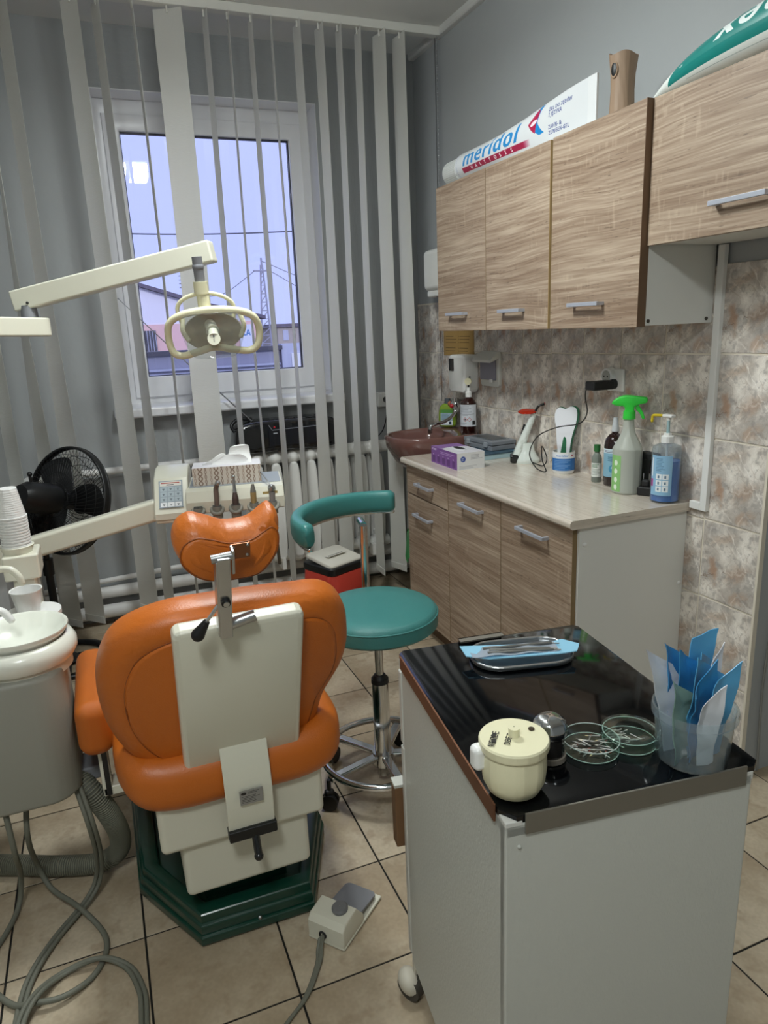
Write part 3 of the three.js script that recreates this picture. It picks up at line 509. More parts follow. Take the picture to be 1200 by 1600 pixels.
{
  const f = thing('flat_carton', 'flat pale blue carton lying under the grey case', 'box', [1.57, YT, -2.72]); f.rotation.y = 0.06;
  mesh('carton', box(0.17, 0.02, 0.2, 0, 0.01, 0, 0.002), std('#a9c4cd', 0.5), f); mesh('lid', box(0.175, 0.006, 0.205, 0, 0.0235, 0, 0.002), std('#3c5566', 0.5), f);
  const c = thing('instrument_case', 'grey plastic case with clear lid on the blue carton', 'case', [1.607, YT + 0.027, -2.77]); c.rotation.y = 0.06;
  const gp = std('#7c8188', 0.4), gl = phys('#8f959b', 0.15, { transmission: 0.35, thickness: 0 });
  mesh('body', box(0.125, 0.022, 0.225, 0, 0.011, 0, 0.004), gp, c); const lid = mesh('lid', box(0.128, 0.018, 0.228, 0, 0.032, 0, 0.004), gp, c); mesh('lid_window', box(0.09, 0.003, 0.18, 0, 0.0415, 0, 0.001), gl, lid);
  for (const z of [-0.07, 0.07]) mesh('latch', box(0.008, 0.022, 0.026, -0.066, 0.024, z, 0.003), std('#979ca3', 0.35), c);
  const items = []; for (let k = 0; k < 12; k++) items.push(box(0.006, 0.002, 0.15, -0.035 + k * 0.0064, 0.0436, 0)); mesh('instrument_row', merge(items), std('#5c6064', 0.4, { metalness: 0.5 }), c);
}
{
  const c = thing('curing_lamp', 'white cordless curing lamp with red shield standing in its charger', 'curing lamp', [1.605, YT, -2.495]); c.rotation.y = -0.5; c.scale.setScalar(1.06);
  const wg = phys('#dfe6e0', 0.25, { clearcoat: 0.3 });
  const base = mesh('charger_base', merge(solid([[0.001, 0], [0.034, 0], [0.036, 0.006], [0.035, 0.014], [0.028, 0.026], [0.021, 0.045], [0.019, 0.068], [0.001, 0.07]]).scale(1.4, 1.1, 1.1).translate(0.016, 0, 0)), wg, c);
  mesh('charger_foot', merge(box(0.034, 0.032, 0.05, -0.032, 0.017, 0, 0.008)), M.blackGloss, base);
  mesh('indicator', ball(0.0028, -0.03, 0.03, -0.024, 8), new THREE.MeshStandardMaterial({ color: 0x20ff60, emissive: 0x20ff60, emissiveIntensity: 2.5 }), base);
  const body = mesh('handpiece', merge(tube([[-0.02, 0.02, 0], [-0.004, 0.075, 0], [0.014, 0.125, 0], [0.04, 0.18, 0]], 0.0185, 40, 16)), wg, c);
  bend(body.geometry, (x, y, z) => { const k = 1.12 - 0.55 * sm(0.02, 0.19, y), ax = -0.02 + 0.06 * sm(-0.06, 0.24, y) * 1.0; return [ax + (x - ax) * k, y, z * k]; });
  mesh('button_panel', at(box(0.006, 0.045, 0.012, 0, 0, 0, 0.003), 0.002, 0.125, -0.0135, 0.1, 0.6, -0.33), M.black, body);
  mesh('light_tip', tube([[0.04, 0.182, 0], [0.049, 0.202, 0], [0.06, 0.218, 0], [0.082, 0.226, 0]], 0.0048, 30, 10), M.blackGloss, body);
  mesh('tip_end', ball(0.006, 0.083, 0.226, 0, 10), std('#9c1f1c', 0.3), body);
  mesh('red_shield', at(ext(splineShape([[-0.036, 0], [-0.02, 0.02], [0.02, 0.02], [0.036, 0], [0.02, -0.02], [-0.02, -0.02]], 40), 0.003, 0.001), 0.016, 0.197, -0.006, PI / 2 + 0.3, 0.1, 0.28), phys('#c23015', 0.2, { transmission: 0.25, thickness: 0 }), body);
}
{
  const c = thing('plastic_cup', 'white plastic cup with blue label holding a tooth-shaped card', 'cup', [1.62, YT, -2.235]);
  mesh('cup', solid([[0.001, 0], [0.036, 0], [0.041, 0.008], [0.041, 0.084], [0.0395, 0.084], [0.0385, 0.01], [0.001, 0.006]]), M.plasticWhite, c);
  label(c, 0.0414, 0.066, 0.047, -0.72, 3.4, (g, w, h) => { g.fillStyle = '#e8ebf0'; g.fillRect(0, 0, w, h); g.fillStyle = '#2f72b8'; g.fillRect(0, 96, w, h); g.fillStyle = '#2f6fc0'; g.font = 'italic bold 46px sans-serif'; g.textAlign = 'center'; g.fillText('meridol', w * 0.47, 62); g.fillStyle = '#b02a4a'; g.beginPath(); g.moveTo(w * 0.72, 56); g.lineTo(w * 0.77, 24); g.lineTo(w * 0.82, 56); g.fill(); lines(g, 120, 78, 260, 1, 10, 5, '#6f87ab'); g.fillStyle = '#9cc0e6'; for (let k = 0; k < 7; k++) g.fillRect(130, 130 + k * 28, 240 - (k % 3) * 40, 6); }, 1, 512, 320);
  const t = thing('tooth_card', 'large white tooth-shaped card with green back standing in the cup', 'card', [1.623, YT + 0.012, -2.232]); t.rotation.y = -0.85;
  const o = [[-0.02, 0.01], [-0.026, 0.07], [-0.031, 0.115], [-0.034, 0.16], [-0.04, 0.195], [-0.036, 0.222], [-0.022, 0.235], [0, 0.229], [0.02, 0.238], [0.038, 0.231], [0.044, 0.21], [0.04, 0.175], [0.03, 0.14], [0.022, 0.1], [0.018, 0.05], [0.014, 0.01]];
  const tilt = (g) => at(g, 0, 0, 0, -0.1, 0, 0.02);
  mesh('front_sheet', tilt(ext(splineShape(o, 80), 0.003).translate(0, 0, 0.008)), std('#eceef4', 0.35), t);
  mesh('green_back', tilt(ext(splineShape(o.map(([x, y]) => [x * 1.07 + 0.002, y * 1.012]), 80), 0.012).translate(0.0015, 0, 0)), std('#1c5a3c', 0.45), t);
  mesh('root_mark', tilt(ext(splineShape([[-0.013, 0.03], [-0.008, 0.09], [0, 0.125], [0.006, 0.12], [0.008, 0.08], [0.006, 0.03]], 40), 0.001).translate(-0.002, 0, 0.0102)), std('#1f6b45', 0.45), t);
}
{
  const g = thing('small_bottle', 'small clear bottle with green cap beside the dark bottle', 'bottle', [1.622, YT, -2.042]);
  mesh('bottle', solid([[0.001, 0], [0.016, 0], [0.0175, 0.004], [0.0175, 0.085], [0.013, 0.098], [0.009, 0.104], [0.009, 0.112], [0.001, 0.112]]), phys('#9aa39a', 0.15, { transmission: 0.4, thickness: 0 }), g);
  mesh('cap', cyl(0.0115, 0.0115, 0.024, 0, 0.122, 0), std('#2d6e3a', 0.4), g);
  label(g, 0.0178, 0.05, 0.045, CAMF, 2.6, (c, w, h) => { c.fillStyle = '#e4e8e2'; c.fillRect(0, 0, w, h); lines(c, 30, 20, 190, 3, 24, 12, '#3c6b45'); lines(c, 30, 110, 190, 6, 20, 6, '#6c7a70'); });
  const d = thing('dark_bottle', 'dark brown bottle with pale blue label behind the spray bottle', 'bottle', [1.640, YT, -1.972]);
  mesh('bottle', solid([[0.001, 0], [0.032, 0], [0.035, 0.005], [0.035, 0.142], [0.031, 0.162], [0.019, 0.177], [0.011, 0.182], [0.011, 0.19], [0.001, 0.19]]), phys('#210d0d', 0.12, { clearcoat: 0.6 }), d);
  mesh('nozzle', merge(cyl(0.011, 0.0125, 0.022, 0, 0.199, 0), cyl(0.008, 0.01, 0.026, 0, 0.222, 0)), phys('#dfe4e8', 0.3, { transmission: 0.3, thickness: 0 }), d);
  label(d, 0.0356, 0.098, 0.082, CAMF, 2.7, (c, w, h) => { c.fillStyle = '#86b3c9'; c.fillRect(0, 0, w, h); c.fillStyle = '#cfe0e8'; c.fillRect(0, 0, w, 40); lines(c, 30, 14, 120, 2, 12, 5, '#557'); c.fillStyle = '#3c7ea0'; lines(c, 70, 70, 110, 3, 16, 6, '#3a6d88'); c.fillStyle = '#4b94b8'; c.beginPath(); c.arc(120, 180, 38, 0, 7); c.fill(); c.fillStyle = '#b9d8e6'; c.beginPath(); c.moveTo(120, 140); c.lineTo(140, 178); c.lineTo(100, 178); c.fill(); });
  const s = thing('spray_bottle', 'translucent white spray bottle with bright green trigger head', 'bottle', [1.602, YT, -1.862]);
  mesh('bottle', solid([[0.001, 0], [0.043, 0], [0.0475, 0.006], [0.0475, 0.14], [0.0485, 0.146], [0.046, 0.152], [0.03, 0.182], [0.02, 0.205], [0.0165, 0.235], [0.0165, 0.25], [0.001, 0.25]]), phys('#d2d6cc', 0.35, { transmission: 0.35, thickness: 0 }), s);
  label(s, 0.048, 0.12, 0.07, CAMF - 0.85, 0.9, (c, w, h) => { c.fillStyle = '#8cc276'; c.fillRect(0, 0, w, h); c.fillStyle = '#e6f2de'; for (const y of [70, 150, 230, 300]) { c.beginPath(); c.arc(90, y, 26, 0, 7); c.fill(); } }, 1, 160, 340);
  const gm = phys('#38cf45', 0.3), hd = new THREE.Group();
  const head = mesh('trigger_head', merge(cyl(0.019, 0.02, 0.026, 0, 0.258, 0), ext(splineShape([[-0.055, 0.012], [-0.05, 0.022], [-0.02, 0.037], [0.03, 0.034], [0.052, 0.03], [0.053, 0.016], [0.03, 0.008], [0.016, 0], [0.014, -0.026], [-0.014, -0.026], [-0.016, 0], [-0.04, 0.004]], 70), 0.026, 0.005, 3).translate(0, 0.284, 0).rotateY(-0.75 + PI)), gm, s);
  head.geometry.rotateY(PI);
  mesh('trigger', ext(splineShape([[0.026, 0.292], [0.034, 0.28], [0.044, 0.262], [0.047, 0.246], [0.04, 0.246], [0.032, 0.262], [0.018, 0.28]], 40), 0.012, 0.003, 2).rotateY(-0.75), gm, s);
  const k = thing('wall_charger', 'tall black charger standing against the tiles behind the plug', 'charger', [1.66, YT, -1.82]);
  mesh('body', box(0.03, 0.135, 0.07, 0, 0.0675, 0, 0.006), M.blackSoft, k); mesh('cradle', box(0.008, 0.07, 0.045, -0.017, 0.08, 0, 0.003), M.blackGloss, k);
  const p = thing('plug_adapter', 'small black plug adapter lying prongs up on the worktop', 'adapter', [1.628, YT, -1.797]); p.rotation.y = 0.5;
  mesh('block', box(0.042, 0.03, 0.046, 0, 0.015, 0, 0.006), M.blackSoft, p); mesh('neck', box(0.026, 0.024, 0.026, 0, 0.04, 0, 0.007), M.blackSoft, p);
  for (const z of [-0.0095, 0.0095]) mesh('prong', rod(V(0, 0.05, z), V(0, 0.072, z), 0.0022), M.steel, p);
  const b = thing('blue_bottle', 'clear pump bottle half full of blue disinfectant at worktop end', 'bottle', [1.622, YT, -1.708]);
  mesh('bottle', solid([[0.001, 0], [0.04, 0], [0.044, 0.005], [0.044, 0.165], [0.041, 0.176], [0.028, 0.182], [0.014, 0.186], [0.014, 0.196], [0.0125, 0.196], [0.0125, 0.184], [0.027, 0.18], [0.04, 0.174], [0.0425, 0.165], [0.0425, 0.006], [0.001, 0.004]]), phys('#eef2f4', 0.05, { transmission: 0.95, thickness: 0, ior: 1.3 }), b);
  mesh('blue_liquid', solid([[0.001, 0.005], [0.0415, 0.006], [0.0415, 0.132], [0.001, 0.132]]), phys('#1173cc', 0.12, { clearcoat: 0.3 }), b);
  mesh('collar', solid([[0.001, 0.186], [0.0185, 0.186], [0.0185, 0.206], [0.012, 0.209], [0.011, 0.216], [0.001, 0.216]], 30), M.plasticWhite, b);
  mesh('pump_stem', cyl(0.0045, 0.0055, 0.055, 0, 0.24, 0), phys('#b6d3d6', 0.2, { transmission: 0.3, thickness: 0 }), b);
  mesh('pump_head', merge(box(0.02, 0.01, 0.04, 0, 0.268, 0, 0.004), cyl(0.008, 0.006, 0.014, 0, 0.262, 0)), M.plasticWhite, b);
  const sp = mesh('yellow_spout', tube([[0, 0.267, -0.015], [0.0, 0.266, -0.045], [0, 0.263, -0.068], [0, 0.245, -0.071]], 0.0045, 24, 10, false, 0.2), std('#d9c02a', 0.35), b);
  mesh('dip_tube', cyl(0.0035, 0.0035, 0.18, 0, 0.1, 0), M.plasticWhite, b);
  label(b, 0.0445, 0.125, 0.088, CAMF - 0.38, 1.55, (c, w, h) => { c.fillStyle = '#8db9d8'; c.fillRect(0, 0, w, h); c.fillStyle = '#b03a8a'; c.fillRect(0, 190, 34, 62); c.fillStyle = '#e9eef2'; c.fillRect(8, 20, 18, 150); lines(c, 70, 22, 110, 9, 12, 4, '#47708f'); c.fillStyle = '#eaf0f3'; for (let i = 0; i < 3; i++) for (let j = 0; j < 2; j++) { c.fillStyle = '#eaf0f3'; c.fillRect(76 + j * 76, 146 + i * 50, 68, 44); c.fillStyle = '#5a7890'; c.fillRect(98 + j * 76, 158 + i * 50, 20, 22); } }, 1, 256, 320);
}

// ---------- on top of the wall cabinets ----------
{
  const Y = 1.924, t = thing('toothpaste_tube', 'giant white toothpaste tube display lying on the wall cabinets', 'display tube', [1.46, Y, -2.3]);
  const z0 = -2.685, z1 = -1.93, r0 = 0.05, N = 48, L = 30, pos = [], uv = [], idx = [];
  for (let j = 0; j <= L; j++) { const s = j / L, f = sm(0.25, 1, s), ry = r0 + (0.0725 - r0) * f, rx = r0 * (1 - f) + 0.003, cyy = Y + ry; for (let k = 0; k <= N; k++) { const a = k / N * 2 * PI; pos.push(1.46 - rx * Math.cos(a), cyy + ry * Math.sin(a), z0 + (z1 - z0) * s); uv.push(s, (a + PI > 2 * PI ? a - PI : a + PI) / (2 * PI)); } }
  for (let j = 0; j < L; j++) for (let k = 0; k < N; k++) { const a = j * (N + 1) + k; idx.push(a, a + 1, a + N + 1, a + 1, a + N + 2, a + N + 1); }
  for (let j = 0; j <= L; j++) for (let k = 0; k <= N; k++) { const a = k / N * 2; uv[2 * (j * (N + 1) + k) + 1] = k <= N / 2 ? 0.5 + k / N : 0.5 + (k - N) / N; }
  const g = new THREE.BufferGeometry(); g.setAttribute('position', new THREE.Float32BufferAttribute(pos, 3)); g.setAttribute('uv', new THREE.Float32BufferAttribute(uv, 2)); g.setIndex(idx); g.computeVertexNormals();
  const tex = canvasTex(2048, 1024, (c, W, H) => {                // along the tube x round the tube; v 0.5 faces the room
    c.fillStyle = '#d8dbdd'; c.fillRect(0, 0, W, H);
    c.fillStyle = '#1f86c8'; c.save(); c.translate(150, 548); c.scale(1, 0.82); c.font = 'italic bold 262px sans-serif'; c.fillText('mer\u00eddol', 0, 0, 1100); c.restore();
    c.fillStyle = '#a51b45'; c.fillRect(150, 568, 1050, 62); const gr = c.createLinearGradient(1200, 0, 1300, 0); gr.addColorStop(0, '#a51b45'); gr.addColorStop(1, '#d8dbdd'); c.fillStyle = gr; c.fillRect(1200, 568, 100, 62);
    c.fillStyle = '#f6f0f2'; c.font = 'bold 54px sans-serif'; 'HALITOSIS'.split('').forEach((q, i) => c.fillText(q, 320 + i * 88, 617));
    c.save(); c.translate(1290, 470); c.scale(1.05, 0.85); c.fillStyle = '#1f86c8'; c.beginPath(); c.moveTo(40, -60); c.lineTo(130, -190); c.lineTo(185, -190); c.quadraticCurveTo(120, -80, 110, 0); c.quadraticCurveTo(130, 60, 190, 110); c.lineTo(130, 120); c.lineTo(40, 50); c.fill(); c.fillStyle = '#b01f4a'; c.beginPath(); c.moveTo(-10, -20); c.quadraticCurveTo(60, -80, 110, -150); c.quadraticCurveTo(140, -120, 110, -40); c.quadraticCurveTo(90, 10, 80, 90); c.quadraticCurveTo(30, 60, -10, -20); c.fill(); c.fillStyle = '#f4dfe4'; c.beginPath(); c.ellipse(62, -12, 44, 20, -0.4, 0, 7); c.fill(); c.restore();
    c.fillStyle = '#2c3f86'; c.font = 'bold 42px sans-serif'; c.fillText('\u017bEL DO Z\u0118B\u00d3W', 1545, 430, 300); c.fillText('I J\u0118ZYKA', 1545, 472, 180); c.fillText('ZAHN- &', 1545, 560, 170); c.fillText('ZUNGEN-GEL', 1545, 602, 280);
    c.fillStyle = '#7d86a8'; c.fillRect(240, 335, 700, 5); c.fillStyle = '#3a5aa8'; for (let k = 0; k < 40; k++) c.fillRect(34, 60 + k * 24, 5, 14);
  });
  tex.wrapS = tex.wrapT = THREE.RepeatWrapping;
  const tm = phys('#ffffff', 0.3, { map: tex, side: THREE.DoubleSide, clearcoat: 0.3, clearcoatRoughness: 0.15 });
  part('tube_body', g, tm, t);
  part('crimp', bnd(1.456, 1.464, Y, Y + 0.145, -1.933, -1.893, 0.002, 1), phys('#dcdedf', 0.35), t);
  part('shoulder', new THREE.CylinderGeometry(0.04, 0.05, 0.014, 40).rotateX(-PI / 2).translate(1.46, Y + 0.05, -2.691), phys('#f0f1f2', 0.3), t);
  const ridge = []; for (let k = 0; k < 40; k++) { const a = k / 40 * 2 * PI; ridge.push(box(0.0035, 0.004, 0.1, 0, 0.0432, 0).rotateZ(a)); }
  part('cap', merge(solid([[0.001, -0.06], [0.038, -0.06], [0.0435, -0.052], [0.0435, 0.054], [0.001, 0.054]]).rotateX(PI / 2), ridge).translate(1.46, Y + 0.049, -2.757), phys('#dadcd9', 0.35), t);
}
{
  const Y = 1.924, v = thing('scent_diffuser', 'beige waisted scent diffuser with a slanted top and round hole', 'diffuser', [1.515, Y, -1.852]);
  const N = 40, prof = [[0.001, 0], [0.034, 0], [0.0365, 0.008], [0.0345, 0.05], [0.033, 0.09], [0.0345, 0.13], [0.0395, 0.172], [0.0405, 0.182], [0.037, 0.182], [0.03, 0.15], [0.001, 0.14]];
  const g = clean(solid(prof, N)); bend(g, (x, y, z) => [x, y > 0.14 ? y + (-0.16 * z + 0.005 * Math.cos(3 * Math.atan2(z, x))) * sm(0.14, 0.18, y) : y, z]);
  mesh('body', g, std('#957d67', 0.6), v);
  mesh('finger_hole', new THREE.SphereGeometry(0.014, 18, 12).scale(0.35, 1.45, 0.8).rotateY(0.2).translate(-0.0345, 0.14, 0.0045), M.black, v);
  mesh('hole_rim', new THREE.TorusGeometry(0.0135, 0.0022, 8, 28).scale(0.85, 1.5, 1).rotateY(-PI / 2 + 0.15).translate(-0.0355, 0.14, 0.005), std('#9a8068', 0.6), v);
}
{
  const Y = 1.927, t = thing('display_tube', 'big white and teal display tube lying at the top right', 'display tube', [1.5, Y, -1.2]);
  const N = 48, L = 60, z0 = -1.66, z1 = -0.71, pos = [], uv = [], idx = [];
  for (let j = 0; j <= L; j++) { const s = (j / L) ** 1.3, e = 1 - Math.exp(-s / 0.17), ry = 0.002 + 0.061 * e, rx = 0.066 * (0.3 + 0.7 * e), tip = 1 - sm(0.92, 1, s) * 0.95; for (let k = 0; k <= N; k++) { const a = k / N * 2 * PI; pos.push(1.47 - rx * tip * Math.cos(a), Y + ry + ry * tip * Math.sin(a), z0 + (z1 - z0) * s); uv.push(s, k <= N / 2 ? 0.5 + k / N : 0.5 + (k - N) / N); } }
  for (let j = 0; j < L; j++) for (let k = 0; k < N; k++) { const a = j * (N + 1) + k; idx.push(a, a + 1, a + N + 1, a + 1, a + N + 2, a + N + 1); }
  const g = new THREE.BufferGeometry(); g.setAttribute('position', new THREE.Float32BufferAttribute(pos, 3)); g.setAttribute('uv', new THREE.Float32BufferAttribute(uv, 2)); g.setIndex(idx); g.computeVertexNormals();
  const tex = canvasTex(2048, 1024, (c, W, H) => {
    c.fillStyle = '#e6ebe6'; c.fillRect(0, 0, W, H);
    c.fillStyle = '#0f8079'; c.beginPath(); c.moveTo(165, 590); c.quadraticCurveTo(180, 400, 400, 150); c.lineTo(W, 150); c.lineTo(W, 570); c.closePath(); c.fill();
    c.save(); c.translate(1240, 335); c.rotate(PI); c.fillStyle = '#e9f0ee'; c.font = 'bold 250px sans-serif'; c.fillText('elmex', 0, 0, 900); c.restore();
    c.strokeStyle = '#e9f0ee'; c.lineWidth = 5; c.beginPath(); c.arc(275, 470, 9, 0, 7); c.stroke();
    c.fillStyle = '#7fb7d6'; c.beginPath(); c.moveTo(95, 420); c.lineTo(128, 330); c.lineTo(150, 330); c.lineTo(128, 412); c.closePath(); c.fill();
    c.strokeStyle = '#8aa09c'; c.lineWidth = 3; c.beginPath(); c.moveTo(300, 625); c.lineTo(W, 625); c.stroke();
  });
  tex.wrapS = tex.wrapT = THREE.RepeatWrapping;
  part('tube_body', g, phys('#ffffff', 0.3, { map: tex, side: THREE.DoubleSide, clearcoat: 0.3, clearcoatRoughness: 0.15 }), t);
}

// ---------- dental chair ----------
{
  const D = thing('dental_chair', 'orange upholstered dental chair seen from behind on a dark green base', 'dental chair', [0.19, 0, -1.85]);
  const BF = new THREE.Matrix4().compose(V(0.195, 0.474, -1.409), new THREE.Quaternion().setFromEuler(new THREE.Euler(0.348, 0, 0)), V(1, 1, 1));
  const bf = (g) => clean(g).applyMatrix4(BF);
  const flat = (pts, y0, y1, b, seg = 4) => ext(polyShape(pts.map(([x, z]) => [x, -z])), y1 - y0, b, seg).rotateX(-PI / 2).translate(0, (y0 + y1) / 2, 0);
  const oct = (m) => [[0.062 + m * 0.4, -1.432 - m], [0.335 - m * 0.4, -1.428 - m], [0.442 - m, -1.70], [0.442 - m, -2.25], [0.335 - m * 0.4, -2.42 + m], [0.062 + m * 0.4, -2.42 + m], [-0.062 + m, -2.25], [-0.062 + m, -1.665]];
  part('base', merge(flat(oct(0), 0.004, 0.03, 0.008), flat(oct(0.006), 0.026, 0.058, 0.012)), M.greenBase, D);
  const rim = polyShape(oct(0.014).map(([x, z]) => [x, -z])); rim.holes.push(new THREE.Path(oct(0.055).map(([x, z]) => new THREE.Vector2(x, -z))));
  part('base_rim', ext(rim, 0.03, 0.006, 3).rotateX(-PI / 2).translate(0, 0.066, 0), M.greenBase, D);
  part('levelling_foot', merge([[0.0, -1.6], [0.38, -1.6], [0.0, -2.25], [0.38, -2.25]].map(([x, z]) => cyl(0.012, 0.014, 0.008, x, 0.004, z, 12))), M.rubber, D);
  part('rim_screw', merge([[0.2, -1.4315]].map(([x, z]) => new THREE.SphereGeometry(0.005, 10, 6).translate(x, 0.036, z))), M.steel, D);
  part('lift_column', bnd(0.09, 0.29, 0.05, 0.24, -1.95, -1.52), M.greenBase, D);
  part('lower_cover', bnd(0.045, 0.336, 0.147, 0.33, -1.98, -1.432, 0.014, 3), M.creamMatt, D);
  part('upper_cover', bnd(0.002, 0.374, 0.284, 0.42, -2.05, -1.416, 0.014, 3), M.creamMatt, D);
  const seatS = splineShape([[-0.02, 1.4], [0.18, 1.385], [0.4, 1.4], [0.437, 1.47], [0.435, 1.75], [0.42, 2.05], [0.38, 2.2], [0.19, 2.24], [0, 2.2], [-0.045, 2.05], [-0.062, 1.75], [-0.062, 1.47]], 100);
  const seatG = clean(ext(seatS, 0.13, 0.055, 7).rotateX(-PI / 2).translate(0, 0.453, 0));
  part('seat', bend(seatG, (x, y, z) => [x, y + 0.55 * Math.max(0, Math.abs(x - 0.19) - 0.1) ** 2 * 1.6 + (z > -1.5 ? 0 : 0), z]), M.orange, D);
  part('leg_rest', ext(splineShape([[0.0, 2.2], [0.38, 2.2], [0.39, 2.5], [0.36, 2.72], [0.19, 2.75], [0.02, 2.72], [-0.01, 2.5]], 80), 0.09, 0.04, 5).rotateX(-PI / 2).translate(0, 0, 2.15).rotateX(-0.5).translate(0, 0.42, -2.15), M.orange, D);
  // back
  const cush = [[-0.139, -0.051], [-0.192, -0.015], [-0.232, 0.037], [-0.26, 0.109], [-0.27, 0.195], [-0.268, 0.269], [-0.253, 0.335], [-0.229, 0.384], [-0.19, 0.416], [-0.123, 0.438], [-0.034, 0.439], [0.059, 0.436], [0.132, 0.43], [0.188, 0.42], [0.222, 0.394], [0.243, 0.351], [0.252, 0.294], [0.254, 0.237], [0.244, 0.181], [0.222, 0.135], [0.203, 0.095], [0.192, 0.041], [0.178, -0.008], [0.149, -0.042], [0.05, -0.062], [-0.05, -0.065]];
  const wing = (x, y, z) => [x, y - 0.03 * sm(0.08, 0.44, y), z - 0.75 * Math.max(0, Math.abs(x) - 0.1) ** 2];
  part('backrest', bf(bend(clean(ext(splineShape(cush, 140), 0.1, 0.042, 8).translate(0, 0, -0.082)), wing)), M.orange, D);
  const inner = cush.map(([x, y]) => [x * 0.83 + 0.004, (y - 0.19) * 0.82 + 0.19]);
  part('back_pad', bf(bend(clean(ext(splineShape(inner, 140), 0.02, 0.006, 4).translate(0, 0, -0.038)), wing)), M.orange, D);
  const seamLine = (pts, f, z) => { const c = new THREE.CatmullRomCurve3(pts.map(([x, y]) => V(x, y, 0)), true, 'centripetal').getPoints(90).slice(0, -1); return tube(c.map((q) => f(q.x, q.y, z)), 0.0017, 180, 6, true); };
  part('back_seam', bf(seamLine(inner.map(([x, y]) => [x * 1.006, (y - 0.19) * 1.006 + 0.19]), wing, -0.0335)), M.orangeSeam, D);
  part('lower_back_pad', bf(ext(splineShape([[-0.16, 0.02], [-0.15, -0.05], [-0.08, -0.085], [0.02, -0.09], [0.12, -0.07], [0.15, -0.02], [0.15, 0.03]], 80), 0.06, 0.024, 5).translate(0, 0, -0.085)), M.orange, D);
  part('back_plate', bf(ext(roundRect(0.252, 0.412, 0.016), 0.038, 0.011, 4).translate(0.002, 0.204, -0.016)), M.cream, D);
  const head = [[-0.104, 0.6], [-0.094, 0.634], [-0.07, 0.651], [-0.042, 0.643], [-0.009, 0.627], [0.033, 0.628], [0.06, 0.643], [0.077, 0.65], [0.089, 0.634], [0.088, 0.596], [0.074, 0.551], [0.047, 0.511], [0.013, 0.504], [-0.039, 0.508], [-0.07, 0.526], [-0.095, 0.563]];
  const hb = (x, y, z) => [x, 0.503 + (y - 0.505) * 0.745, z - 2.2 * Math.max(0, Math.abs(x + 0.01) - 0.03) ** 2 - 0.6 * Math.max(0, y - 0.57) ** 1.2];
  part('headrest', bf(bend(clean(ext(splineShape(head, 110), 0.075, 0.032, 7).translate(0, 0, -0.048)), hb)), M.orange, D);
  const hin = head.map(([x, y]) => [(x + 0.008) * 0.9 - 0.008, (y - 0.57) * 0.78 + 0.562]);
  part('headrest_pad', bf(bend(clean(ext(splineShape(hin, 110), 0.012, 0.004, 3).translate(0, 0, -0.0148)), hb)), M.orange, D);
  part('headrest_seam', bf(seamLine(hin.map(([x, y]) => [x * 1.01, (y - 0.57) * 1.01 + 0.57]), hb, -0.0115)), M.orangeSeam, D);
  const stem = part('headrest_stem', bf(merge(box(0.023, 0.182, 0.012, -0.03, 0.499, 0.03, 0.002), box(0.004, 0.17, 0.026, -0.042, 0.499, 0.022, 0.001))), M.steel, D);
  part('bolt', bf(merge(new THREE.CylinderGeometry(0.0085, 0.0085, 0.008, 20).rotateX(PI / 2).translate(-0.03, 0.497, 0.038))), M.black, D, stem);
  part('bolt_head', bf(new THREE.CylinderGeometry(0.0055, 0.0055, 0.004, 16).rotateX(PI / 2).translate(-0.03, 0.497, 0.0425)), M.steel, D, stem);
  const lever = part('clamp_lever', bf(rod(V(-0.042, 0.487, 0.03), V(-0.066, 0.455, 0.034), 0.0035)), M.chrome, D);
  part('lever_grip', bf(merge(rod(V(-0.064, 0.458, 0.034), V(-0.08, 0.434, 0.036), 0.006, 0.012), ball(0.0125, -0.0815, 0.431, 0.036))), M.black, D, lever);
  part('guide_sleeve', bf(rod(V(-0.02, 0.42, 0.012), V(0.028, 0.432, 0.012), 0.011, 0.011, 20)), M.steel, D);
  part('pivot_pin', bf(merge(rod(V(-0.05, 0.585, 0.024), V(-0.012, 0.588, 0.024), 0.008), box(0.006, 0.05, 0.02, -0.013, 0.575, 0.02, 0.002))), M.steel, D);
  const hp = part('mount_plate', bf(box(0.036, 0.032, 0.003, 0.004, 0.58, 0.004, 0.001)), std('#8a5a3c', 0.4, { metalness: 0.7 }), D);
  part('plate_screw', bf(merge([[-0.008, 0.569], [0.016, 0.571], [-0.008, 0.59], [0.017, 0.592]].map(([x, y]) => new THREE.SphereGeometry(0.003, 8, 6).scale(1, 1, 0.5).translate(x, y, 0.006)))), M.steel, D, hp);
  // hinge strap and lever under the seat
  const sp = []; for (let k = 0; k <= 10; k++) { const t = k / 10; sp.push([0.535 - 0.2 * t, -1.372 + 0.012 * Math.sin(t * PI) - 0.012 * (1 - t)]); }
  const ss = polyShape([...sp.map(([y, z]) => [z, y]), ...sp.slice().reverse().map(([y, z]) => [z - 0.008, y])]);
  const strap = part('hinge_strap', ext(ss, 0.102, 0.002).rotateY(-PI / 2).translate(0.195, 0, 0), new THREE.MeshPhysicalMaterial({ color: M.cream.color, roughness: 0.35, side: THREE.DoubleSide }), D);
  strap.geometry.computeVertexNormals();
  const lg = new THREE.PlaneGeometry(0.05, 0.033).rotateX(-0.03).translate(0.198, 0.42, -1.355);
